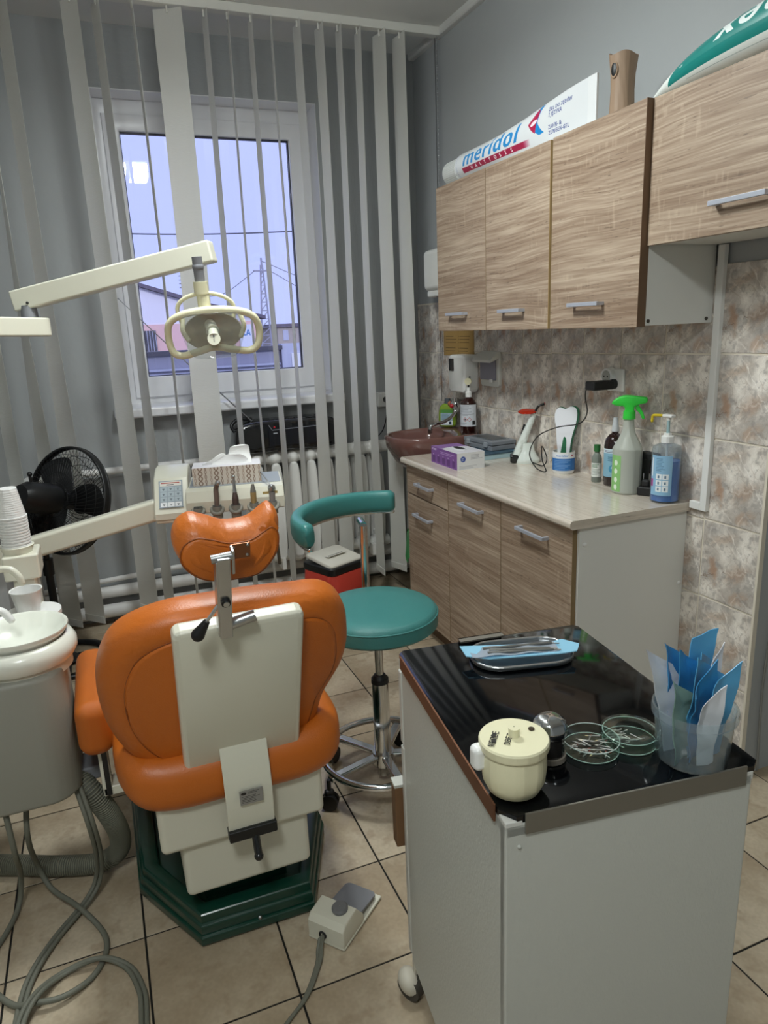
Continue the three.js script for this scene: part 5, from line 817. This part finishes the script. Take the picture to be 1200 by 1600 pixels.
// ---------- radio on the radiator ----------
{
  const R = thing('radio', 'black portable radio with raised aerial standing on the radiator', 'radio', [0.88, 0.808, -3.53]);
  part('case', ext(splineShape([[0.605, 0.82], [0.625, 0.809], [0.88, 0.808], [1.095, 0.809], [1.12, 0.822], [1.12, 0.92], [1.1, 0.95], [0.88, 0.96], [0.65, 0.95], [0.61, 0.92]], 90), 0.16, 0.02, 5).translate(0, 0, -3.53), M.blackGloss, R);
  part('handle', tube([[0.62, 0.9, -3.53], [0.6, 0.94, -3.54], [0.64, 0.97, -3.55], [0.7, 0.966, -3.55]], 0.009, 30, 8), M.black, R);
  const fp = part('front_panel', bnd(0.76, 1.0, 0.835, 0.925, -3.452, -3.445, 0.004), phys('#191b22', 0.25), R);
  part('trim_line', merge(rod(V(0.765, 0.94, -3.449), V(0.78, 0.915, -3.445), 0.0012), rod(V(0.78, 0.915, -3.445), V(1.06, 0.92, -3.445), 0.0012)), M.aluminium, R, fp);
  for (const x of [0.69, 1.06]) part('speaker_grille', new THREE.CylinderGeometry(0.05, 0.05, 0.004, 32).rotateX(PI / 2).translate(x, 0.88, -3.451), M.blackSoft, R);
  part('power_light', ball(0.005, 0.793, 0.928, -3.448, 10), std('#d02a38', 0.3), R, fp);
  for (let k = 0; k < 6; k++) part('button', box(0.022, 0.008, 0.018, 0.79 + k * 0.032, 0.96, -3.49, 0.003), M.blackSoft, R);
  part('knob', merge(cyl(0.016, 0.018, 0.014, 1.03, 0.962, -3.5), box(0.08, 0.006, 0.02, 1.0, 0.962, -3.47, 0.002)), M.blackSoft, R);
  part('badge', bnd(0.785, 0.805, 0.897, 0.9015, -3.4445, -3.4435), std('#b8bac0', 0.5), R, fp);
  part('aerial', merge(rod(V(0.70, 0.958, -3.535), V(0.42, 1.255, -3.515), 0.0035, 0.0028), rod(V(0.42, 1.255, -3.515), V(0.15, 1.552, -3.5), 0.0026, 0.0018), ball(0.004, 0.149, 1.553, -3.5, 8)), M.steel, R);
}

// ---------- pedestal fan ----------
{
  const F = thing('pedestal_fan', 'black pedestal fan turned away towards the radiator', 'fan', [-0.285, 0, -3.235]);
  const bx = -0.285, bz = -3.235;
  part('base', merge(new THREE.TorusGeometry(0.19, 0.019, 10, 60).scale(1, 1, 0.6).rotateX(PI / 2).translate(bx, 0.014, bz), box(0.36, 0.02, 0.075, bx, 0.014, bz, 0.008), box(0.07, 0.02, 0.36, bx, 0.014, bz, 0.008), cyl(0.03, 0.07, 0.04, bx, 0.038, bz)), M.black, F);
  part('pole', merge(cyl(0.016, 0.016, 0.42, bx, 0.26, bz), cyl(0.012, 0.012, 0.25, bx, 0.55, bz)), M.black, F);
  part('height_clamp', merge(cyl(0.024, 0.022, 0.07, bx, 0.45, bz), rod(V(bx - 0.02, 0.45, bz), V(bx - 0.05, 0.45, bz + 0.01), 0.01)), M.black, F);
  part('control_box', ext(splineShape([[-0.028, -0.1], [0.028, -0.1], [0.05, 0.02], [0.048, 0.06], [-0.048, 0.06], [-0.05, 0.02]], 50), 0.06, 0.015, 3).translate(bx, 0.62, bz), M.black, F);
  const n = V(0.70, -0.30, -0.64).normalize(), c0 = V(-0.160, 0.757, -3.085), mt = c0.clone().addScaledVector(n, -0.12), q = new THREE.Quaternion().setFromUnitVectors(V(0, 0, 1), n);
  const fr = (g, o = c0) => clean(g).applyQuaternion(q).translate(o.x, o.y, o.z);
  part('neck', rod(V(bx, 0.66, bz), mt.clone().add(V(0, -0.03, 0)), 0.024), M.black, F);
  part('motor', fr(merge(solid([[0.001, -0.11], [0.045, -0.1], [0.06, -0.07], [0.062, 0.02], [0.055, 0.06], [0.001, 0.065]], 32).rotateX(PI / 2)), mt), M.black, F);
  part('oscillation_knob', merge(rod(mt.clone().addScaledVector(n, -0.04).add(V(0, 0.05, 0)), mt.clone().addScaledVector(n, -0.04).add(V(0, 0.088, 0)), 0.006), ball(0.01, mt.x - n.x * 0.04, mt.y + 0.092 - n.y * 0.04, mt.z - n.z * 0.04, 10)), M.black, F);
  const wires = [], RR = 0.215;
  const prof = (r, s) => s * (0.012 + 0.055 * (1 - (r / RR) ** 2.4));
  for (const s of [-1, 1]) for (let k = 0; k < 66; k++) { const a = k / 66 * 2 * PI, pts = []; for (let j = 0; j <= 6; j++) { const r = 0.045 + (RR - 0.045) * j / 6, tw = a + 0.35 * s * j / 6; pts.push(V(r * Math.cos(tw), r * Math.sin(tw), prof(r, s))); } wires.push(new THREE.TubeGeometry(new THREE.CatmullRomCurve3(pts), 7, 0.0011, 4)); }
  for (const s of [-1, 1]) for (const r of [0.07, 0.11, 0.15, 0.185]) wires.push(new THREE.TorusGeometry(r, 0.0013, 4, 60).translate(0, 0, prof(r, s)));
  part('wire_cage', fr(merge(wires)), M.black, F).userData.kind = 'stuff';
  part('cage_rim', fr(merge(new THREE.TorusGeometry(RR, 0.0055, 8, 80).translate(0, 0, 0.012), new THREE.TorusGeometry(RR, 0.0055, 8, 80).translate(0, 0, -0.012), new THREE.CylinderGeometry(RR + 0.004, RR + 0.004, 0.02, 80, 1, true).rotateX(PI / 2))), M.black, F);
  for (const z of [0.068, -0.066]) part('centre_badge', fr(new THREE.CylinderGeometry(0.05, 0.05, 0.006, 32).rotateX(PI / 2).translate(0, 0, z)), M.black, F);
  for (let k = 0; k < 3; k++) part('blade', fr(bend(clean(ext(splineShape([[0.02, -0.02], [0.1, -0.06], [0.18, -0.055], [0.195, 0], [0.17, 0.06], [0.1, 0.055], [0.03, 0.03]], 60), 0.004, 0.001)), (x, y, z) => [x, y, z + 0.35 * y]).rotateZ(k * 2.094 + 0.3)), phys('#17181a', 0.3), F);
  part('hub', fr(new THREE.CylinderGeometry(0.036, 0.036, 0.05, 28).rotateX(PI / 2)), M.black, F);
}

// ---------- instrument trolley ----------
const TR = { x: 0.616, z: -0.88, a: -0.132, h: 0.79 };
{
  const T = thing('instrument_trolley', 'white painted trolley with black glass top and steel edge strips', 'trolley', [TR.x, 0, TR.z], TR.a);
  const w = 0.376, d = 0.504, paint = std('#c2c3bc', 0.42, { bumpMap: withRepeat(bumpFine, 6), bumpScale: 0.0003 });
  mesh('body', merge(bnd(-w / 2 + 0.006, -w / 2 + 0.022, 0.085, 0.776, -d / 2 + 0.02, d / 2 - 0.006, 0.003), bnd(w / 2 - 0.022, w / 2 - 0.006, 0.085, 0.776, -d / 2 + 0.02, d / 2 - 0.006, 0.003), bnd(-w / 2 + 0.006, w / 2 - 0.006, 0.085, 0.776, d / 2 - 0.022, d / 2 - 0.004, 0.003), bnd(-w / 2 + 0.01, w / 2 - 0.01, 0.085, 0.1, -d / 2 + 0.02, d / 2 - 0.01), bnd(-w / 2 + 0.006, w / 2 - 0.006, 0.76, 0.778, -d / 2 + 0.004, d / 2 - 0.004, 0.002)), paint, T);
  const ch = (z) => z;
  mesh('glass_top', ext(polyShape([[-w / 2 + 0.005, -d / 2 + 0.012], [-w / 2 + 0.016, -d / 2], [w / 2 - 0.004, -d / 2], [w / 2 + 0.004, -d / 2 + 0.01], [w / 2 + 0.008, d / 2 - 0.014], [w / 2 - 0.004, d / 2 - 0.0045], [-w / 2 + 0.022, d / 2 - 0.0045], [-w / 2 + 0.005, d / 2 - 0.026]].map(([x, z]) => [x, -z])), 0.011, 0.0015, 2).rotateX(-PI / 2).translate(0, 0.7845, 0), phys('#050608', 0.07, { specularIntensity: 0.75 }), T);
  const st = std('#8b877e', 0.5, { metalness: 0.75 }), cop = std('#7d5640', 0.5, { metalness: 0.7 });
  mesh('edge_strip', bnd(-w / 2 + 0.032, w / 2 - 0.018, 0.764, 0.7935, d / 2 - 0.0035, d / 2 - 0.0005, 0.0005, 1), st, T);
  mesh('edge_strip', bnd(-w / 2 + 0.001, -w / 2 + 0.004, 0.768, 0.7935, -d / 2 + 0.03, d / 2 - 0.03, 0.0005, 1), cop, T);
  mesh('edge_strip', merge(bnd(-0.06, 0.03, 0.77, 0.796, -d / 2 - 0.003, -d / 2), bnd(-0.06, 0.03, 0.793, 0.796, -d / 2 - 0.003, -d / 2 + 0.014)), st, T);
  const cbm = std('#cfcec8', 0.7); mesh('corner_block', bnd(-w / 2 + 0.006, -w / 2 + 0.03, 0.772, 0.783, d / 2 - 0.03, d / 2 - 0.004, 0.002), cbm, T); mesh('corner_block', bnd(w / 2 - 0.02, w / 2 - 0.004, 0.768, 0.782, d / 2 - 0.02, d / 2 - 0.004, 0.002), cbm, T);
  mesh('screw', merge(new THREE.SphereGeometry(0.003, 8, 6).translate(-w / 2 + 0.025, 0.745, d / 2 - 0.004)), paint, T);
  const dr = mesh('drawer_front', merge(bnd(-w / 2 + 0.004, w / 2 - 0.004, 0.6, 0.755, -d / 2 + 0.002, -d / 2 + 0.02, 0.003)), std('#c8c7c0', 0.4), T);
  mesh('pull', bnd(-0.06, 0.06, 0.66, 0.69, -d / 2 - 0.02, -d / 2 + 0.002, 0.006), std('#6e4f33', 0.5), dr);
  const dd = mesh('cupboard_door', bnd(-w / 2 + 0.004, w / 2 - 0.004, 0.1, 0.592, -d / 2 + 0.002, -d / 2 + 0.02, 0.003), std('#c8c7c0', 0.4), T);
  mesh('door_pull', bnd(-w / 2 - 0.012, -w / 2 + 0.012, 0.355, 0.495, -d / 2 - 0.028, -d / 2 + 0.002, 0.002), std('#6e4f33', 0.5), dd);
  mesh('pull_cap', bnd(-w / 2 - 0.0125, -w / 2 + 0.0125, 0.493, 0.5, -d / 2 - 0.0285, -d / 2 + 0.002, 0.001), paint, dd);
  for (const sx of [-1, 1]) for (const sz of [-1, 1]) {
    const x = sx * (w / 2 - 0.014), z = sz * (d / 2 - 0.026);
    const k = mesh('caster', merge(new THREE.SphereGeometry(0.031, 20, 12, 0, 2 * PI, 0, PI * 0.55).scale(0.75, 1, 1).rotateZ(0.6).translate(x - 0.016, 0.036, z), box(0.016, 0.03, 0.016, x, 0.07, z, 0.003)), std('#c9c3b4', 0.5), T);
    mesh('wheel', new THREE.CylinderGeometry(0.0285, 0.0285, 0.026, 24).rotateZ(PI / 2).rotateY(0.6).translate(x - 0.014, 0.029, z + 0.004), std('#4a463f', 0.6), k);
  }
}
{
  const Y = TR.h + 0.0005;
  const tray = thing('instrument_tray', 'oval stainless steel instrument tray on the black glass top', 'tray', [0.664, Y, -1.032], -0.25);
  const ring = roundRect(0.19, 0.116, 0.05); mesh('tray_floor', ext(roundRect(0.178, 0.104, 0.045), 0.002).rotateX(-PI / 2).translate(0, 0.0015, 0), M.steel, tray);
  ring.holes.push(new THREE.Path(roundRect(0.176, 0.102, 0.044).getPoints(12))); mesh('tray_rim', ext(ring, 0.009, 0.003, 3, 14).rotateX(-PI / 2).translate(0, 0.0055, 0), M.steel, tray);
  const p = thing('sterile_pouch', 'pale blue sterile pouch with steel instruments lying across the tray', 'pouch', [0.656, Y + 0.0125, -1.028], -0.3);
  const pm = phys('#93cbe6', 0.4, { transmission: 0.1, thickness: 0, side: THREE.DoubleSide });
  const fl = clean(ext(polyShape([[-0.105, 0.022], [-0.1, -0.014], [-0.06, -0.026], [0.07, -0.03], [0.1, -0.028], [0.112, -0.005], [0.09, 0.03], [0.06, 0.02], [-0.06, 0.022]]), 0.0018).rotateX(-PI / 2));
  mesh('pouch_back', bend(fl, (x, y, z) => [x, y + 0.006 * Math.abs(x / 0.1) ** 2.5 + 0.002 * Math.sin(x * 80 + z * 60), z]), pm, p);
  mesh('clear_film', bend(clean(new THREE.BoxGeometry(0.16, 0.0008, 0.038, 16, 1, 4).translate(-0.01, 0.006, 0.004)), (x, y, z) => [x, y + 0.0015 * Math.sin(x * 100), z]), phys('#cdd6e0', 0.15, { transmission: 0.55, thickness: 0 }), p);
  for (const [z, a, l] of [[0.012, 0.05, 0.12], [-0.006, -0.03, 0.13], [0.002, 0.08, 0.11]]) mesh('instrument', merge(rod(V(-l / 2, 0.0075, z), V(l / 2, 0.0075, z + a * 0.1), 0.0026), rod(V(l / 2, 0.0075, z + a * 0.1), V(l / 2 + 0.012, 0.0085, z + a * 0.1 + 0.006), 0.0012)), M.steelRough, p);
  const pot = thing('lidded_pot', 'cream plastic pot with knobbed lid and handwriting in black marker', 'pot', [0.442, Y, -0.702]);
  mesh('pot', solid([[0.001, 0], [0.022, 0], [0.034, 0.008], [0.0405, 0.022], [0.0425, 0.04], [0.042, 0.068], [0.001, 0.068]], 96, 0.9), M.ivory, pot);
  const lid = mesh('lid', solid([[0.001, 0.067], [0.0445, 0.067], [0.0455, 0.07], [0.0455, 0.0775], [0.044, 0.08], [0.001, 0.081]], 56, 0.5), M.ivory, pot);
  mesh('knob', solid([[0.001, 0.08], [0.0075, 0.08], [0.007, 0.09], [0.0078, 0.0935], [0.001, 0.0945]], 28), M.ivory, lid);
  mesh('lid_hole', cyl(0.0042, 0.0042, 0.001, 0.029, 0.0815, -0.004, 16), std('#3a2c14', 0.8), lid);
  mesh('side_tab', box(0.02, 0.034, 0.022, -0.044, 0.055, -0.014, 0.008, 3), M.plasticWhite, pot);
  const hw = canvasTex(256, 256, (c) => { c.clearRect(0, 0, 256, 256); c.fillStyle = '#26241f'; c.font = 'bold 50px monospace'; c.fillText('NERBE', 20, 96); c.fillRect(64, 70, 30, 24); c.fillRect(110, 64, 34, 20); c.font = 'bold 44px monospace'; c.fillText('DBEZ', 60, 170); });
  mesh('handwriting', new THREE.PlaneGeometry(0.062, 0.062).rotateX(-PI / 2).rotateY(0.85).translate(-0.013, 0.0818, -0.003), new THREE.MeshStandardMaterial({ map: hw, transparent: true, alphaTest: 0.4, roughness: 0.7 }), lid);
  const dome = thing('dome_jar', 'small jar with polished chrome dome lid behind the cream pot', 'jar', [0.527, Y, -0.745]);
  mesh('jar', solid([[0.001, 0], [0.02, 0], [0.0215, 0.003], [0.0205, 0.04], [0.001, 0.04]], 36), phys('#23211f', 0.15, { clearcoat: 0.5 }), dome);
  mesh('foot_ring', solid([[0.0195, 0.0], [0.024, 0.001], [0.0235, 0.008], [0.02, 0.009]], 36), phys('#8f877c', 0.2, { transmission: 0.4, thickness: 0 }), dome);
  mesh('dome_lid', solid([[0.0225, 0.038], [0.0245, 0.041], [0.0245, 0.05], [0.022, 0.058], [0.014, 0.064], [0.001, 0.0665]], 40, 0.9), M.chrome, dome);
  const dish = (x, z, r, label, lidded) => {
    const o = thing('petri_dish', label, 'petri dish', [x, Y, z]), gm = phys('#f3faf7', 0.03, { transmission: 1, thickness: 0, ior: 1.45 });
    mesh('dish', solid([[0.001, 0], [r - 0.002, 0], [r, 0.002], [r, 0.017], [r - 0.0018, 0.017], [r - 0.0024, 0.0025], [0.001, 0.002]], 56), gm, o);
    if (lidded) mesh('cover', solid([[0.02, 0.0205], [r - 0.003, 0.0205], [r + 0.0012, 0.018], [r + 0.0012, 0.01], [r + 0.002, 0.01], [r + 0.002, 0.0195], [r - 0.002, 0.0215], [0.02, 0.0215]], 56), gm, o);
    mesh('glass_rim', new THREE.TorusGeometry(r - 0.0009, 0.0007, 8, 64).rotateX(PI / 2).translate(0, 0.017, 0), phys('#e3eeea', 0.06, { transmission: 0.5, thickness: 0 }), o); mesh('glass_foot', new THREE.TorusGeometry(r - 0.0014, 0.0007, 8, 64).rotateX(PI / 2).translate(0, 0.0014, 0), phys('#d3e4dd', 0.06, { transmission: 0.5, thickness: 0 }), o); return o;
  };
  dish(0.592, -0.737, 0.0405, 'shallow petri dish with scattered colourful burs beside the chrome dome jar', false); dish(0.654, -0.728, 0.039, 'shallow petri dish with pale burs next to the plastic tub', true);
  const shank = std('#a8a7a2', 0.35, { metalness: 0.6 }), pale = std('#cfcdc2', 0.5), reds = [std('#8e3b26', 0.5), std('#b9b6aa', 0.4), std('#5d5a55', 0.4), std('#c7b58c', 0.5)];
  const bur = (name, label, group, x, y, z, a, l, m) => { const o = thing(name, label, 'bur', [x, y, z], a, group); mesh('shank', rod(V(-l / 2, 0, 0), V(l * 0.3, 0, 0), 0.0009, 0.0009, 6), shank, o); mesh('tip', rod(V(l * 0.3, 0, 0), V(l / 2, 0, 0), 0.0011, 0.0005, 6), m, o); };
  seed = 321;
  for (let k = 0; k < 26; k++) { const r = 0.026 * Math.sqrt(rnd()), t = rnd() * 6.283; bur('dental_bur', 'tiny dental bur lying in the dish beside the dome jar', 'burs in the left petri dish', 0.588 + r * Math.cos(t), Y + 0.0036 + 0.0024 * (k % 3), -0.734 + r * Math.sin(t), 0.2 + rr(-0.9, 0.9) + (k % 4 ? 2.4 : 0), rr(0.016, 0.024), reds[k % 4]); }
  for (let k = 0; k < 22; k++) { const r = 0.022 * Math.sqrt(rnd()), t = rnd() * 6.283; bur('dental_bur', 'tiny pale dental bur lying in the dish beside the plastic tub', 'burs in the right petri dish', 0.648 + r * Math.cos(t), Y + 0.0036 + 0.0024 * (k % 3), -0.732 + r * Math.sin(t), rr(-0.35, 0.35) - (k % 3 ? 0.2 : 1.2), rr(0.016, 0.022), pale); }
  const tub = thing('plastic_tub', 'round clear plastic tub full of blue sterilisation pouches at the trolley corner', 'tub', [0.705, Y, -0.662]);
  mesh('tub', solid([[0.001, 0], [0.044, 0], [0.047, 0.003], [0.0515, 0.066], [0.056, 0.068], [0.0565, 0.074], [0.0555, 0.08], [0.0525, 0.08], [0.0515, 0.07], [0.0455, 0.004], [0.001, 0.002]], 64, 0.8), M.frostPlastic, tub);
  const blue = phys('#5fb0de', 0.35, { transmission: 0.15, thickness: 0, side: THREE.DoubleSide }), deep = phys('#3f96cf', 0.35, { transmission: 0.12, thickness: 0, side: THREE.DoubleSide }), white = phys('#e6e8ee', 0.6, { transmission: 0.1, thickness: 0, side: THREE.DoubleSide }), greenP = phys('#a8c9bd', 0.3, { transmission: 0.35, thickness: 0, side: THREE.DoubleSide });
  const pouch = (label, group, x, z, w, h, yaw, lean, curl, m, tag) => {
    const o = thing('sterile_pouch', label, 'pouch', [x, Y + 0.006, z], yaw, group);
    const g = clean(new THREE.BoxGeometry(w, h, 0.0012, 8, 18, 1).translate(0, h / 2, 0));
    const sl = 0.7 * Math.sin(x * 911 + z * 577), ph = x * 300 + z * 200;
    const gs = bend(g, (px, py, pz) => { const t = py / 0.1, sq = py < 0.06 ? 0.72 + 4.6 * py : 1; return [px * sq + lean[0] * t * t * 0.5 + 0.001 * Math.sin(py * 55 + ph), py + sl * px * sm(h * 0.55, h, py), pz + lean[1] * t * t * 0.5 + curl * 0.022 * (px / w) ** 2 * sm(0.03, h, py) + 0.0018 * Math.sin(px * 130 + py * 60 + ph) + 0.0008 * Math.sin(py * 160 + ph)]; });
    mesh('sheet', gs, m, o);
    if (tag) mesh('print', box(0.006, 0.012, 0.0004, 0.004, h * 0.72, 0.004), std('#1e5c96', 0.5), o);
    const seam = clean(new THREE.BoxGeometry(w * 0.96, 0.0022, 0.0022).translate(0, h - 0.003, 0)); 
    return o;
  };
  pouch('tall white paper pouch leaning left out of the plastic tub', null, 0.692, -0.682, 0.055, 0.152, 0.15, [-0.036, -0.006], 0.8, white);
  pouch('pale green translucent pouch at the left of the plastic tub', null, 0.682, -0.655, 0.056, 0.12, 0.3, [-0.03, 0.0], 1.0, greenP);
  pouch('white folded pouch end curling over the blue pouches in the tub', null, 0.7, -0.634, 0.036, 0.108, -0.1, [-0.004, 0.012], 0.9, white);
  pouch('blue pouch with pointed corner standing left among the blue ones', null, 0.706, -0.692, 0.056, 0.15, 0.35, [-0.016, -0.006], 0.7, deep);
  pouch('tallest upright blue pouch at the right of the plastic tub', null, 0.73, -0.69, 0.05, 0.158, 0.05, [0.014, -0.004], 0.6, blue, true);
  for (const [x, z, w, h, yaw, l] of [[0.709, -0.676, 0.064, 0.142, 0.3, [-0.008, -0.004]], [0.713, -0.66, 0.066, 0.132, 0.2, [0.006, 0.002]], [0.72, -0.645, 0.058, 0.12, 0.1, [0.014, 0.006]], [0.704, -0.652, 0.056, 0.124, 0.3, [-0.008, 0.004]], [0.721, -0.672, 0.058, 0.134, 0.4, [0.014, 0]]]) pouch('crumpled blue sterilisation pouch in the middle of the tub', 'blue pouches in the tub', x, z, w, h, yaw, l, 1.2, x > 0.712 ? blue : deep);
  pouch('small white pouch at the right edge of the plastic tub', null, 0.738, -0.672, 0.04, 0.128, 0.4, [0.028, -0.002], 0.5, white);
  pouch('lower white pouch tip poking out right of the tub', null, 0.74, -0.652, 0.036, 0.106, 0.3, [0.028, 0.004], 0.5, white);
  single('wall_cable', 'thin grey cable hanging down the grey wall corner beside the tiles', 'cable', tube([[1.74, 2.6, -1.385], [1.75, 1.6, -1.385], [1.742, 1.0, -1.384], [1.75, 0.55, -1.385], [1.738, 0.3, -1.385], [1.75, 0.01, -1.385]], 0.0035, 60, 8), std('#8c8c88', 0.6));
}

// ---------- foot pedal ----------
{
  const P = thing('foot_pedal', 'cream foot pedal with grey plate and round button on the floor', 'foot pedal', [0.299, 0, -1.361], 0.694);
  mesh('sole', bnd(0, 0.178, 0.002, 0.01, -0.002, 0.098, 0.003), M.creamMatt, P);
  const hs = clean(ext(polyShape([[0.0, 0.01], [0.0, 0.052], [0.012, 0.066], [0.062, 0.07], [0.092, 0.03], [0.092, 0.01]]), 0.098, 0.003, 3).translate(0, 0, 0.048)); mesh('housing', hs, M.creamMatt, P);
  mesh('pedal_plate', at(ext(roundRect(0.092, 0.086, 0.014), 0.007, 0.0015, 2).rotateX(-PI / 2), 0.122, 0.026, 0.048, 0, 0, -0.1), M.grey, P);
  mesh('button', solid([[0.001, 0], [0.019, 0], [0.0195, 0.006], [0.016, 0.011], [0.001, 0.012]], 32).rotateZ(0.08).translate(0.045, 0.068, 0.062), std('#6f6f70', 0.6), P);
  mesh('cable_grommet', new THREE.TorusGeometry(0.008, 0.0025, 8, 20).rotateY(PI / 2).translate(-0.001, 0.026, 0.04), M.black, P);
  const pc = [[0.32, 0.026, -1.326], [0.31, 0.013, -1.31], [0.297, 0.0075, -1.278], [0.251, 0.0075, -1.212], [0.207, 0.0075, -1.176], [0.136, 0.0075, -1.125], [0.0, 0.0075, -1.06]];
  single('pedal_cable', 'grey triple cable running from the foot pedal towards the camera', 'cable', merge(tube(pc, 0.004, 90, 8), tube(pc.map(([x, y, z]) => [x + 0.006, y, z - 0.004]), 0.004, 90, 8), tube(pc.map(([x, y, z]) => [x - 0.006, y, z + 0.004]), 0.004, 90, 8)), M.hose);
}
scene.traverse((o) => { if (o.isMesh) { o.castShadow = true; o.receiveShadow = true; } });
renderer.render(scene, camera);
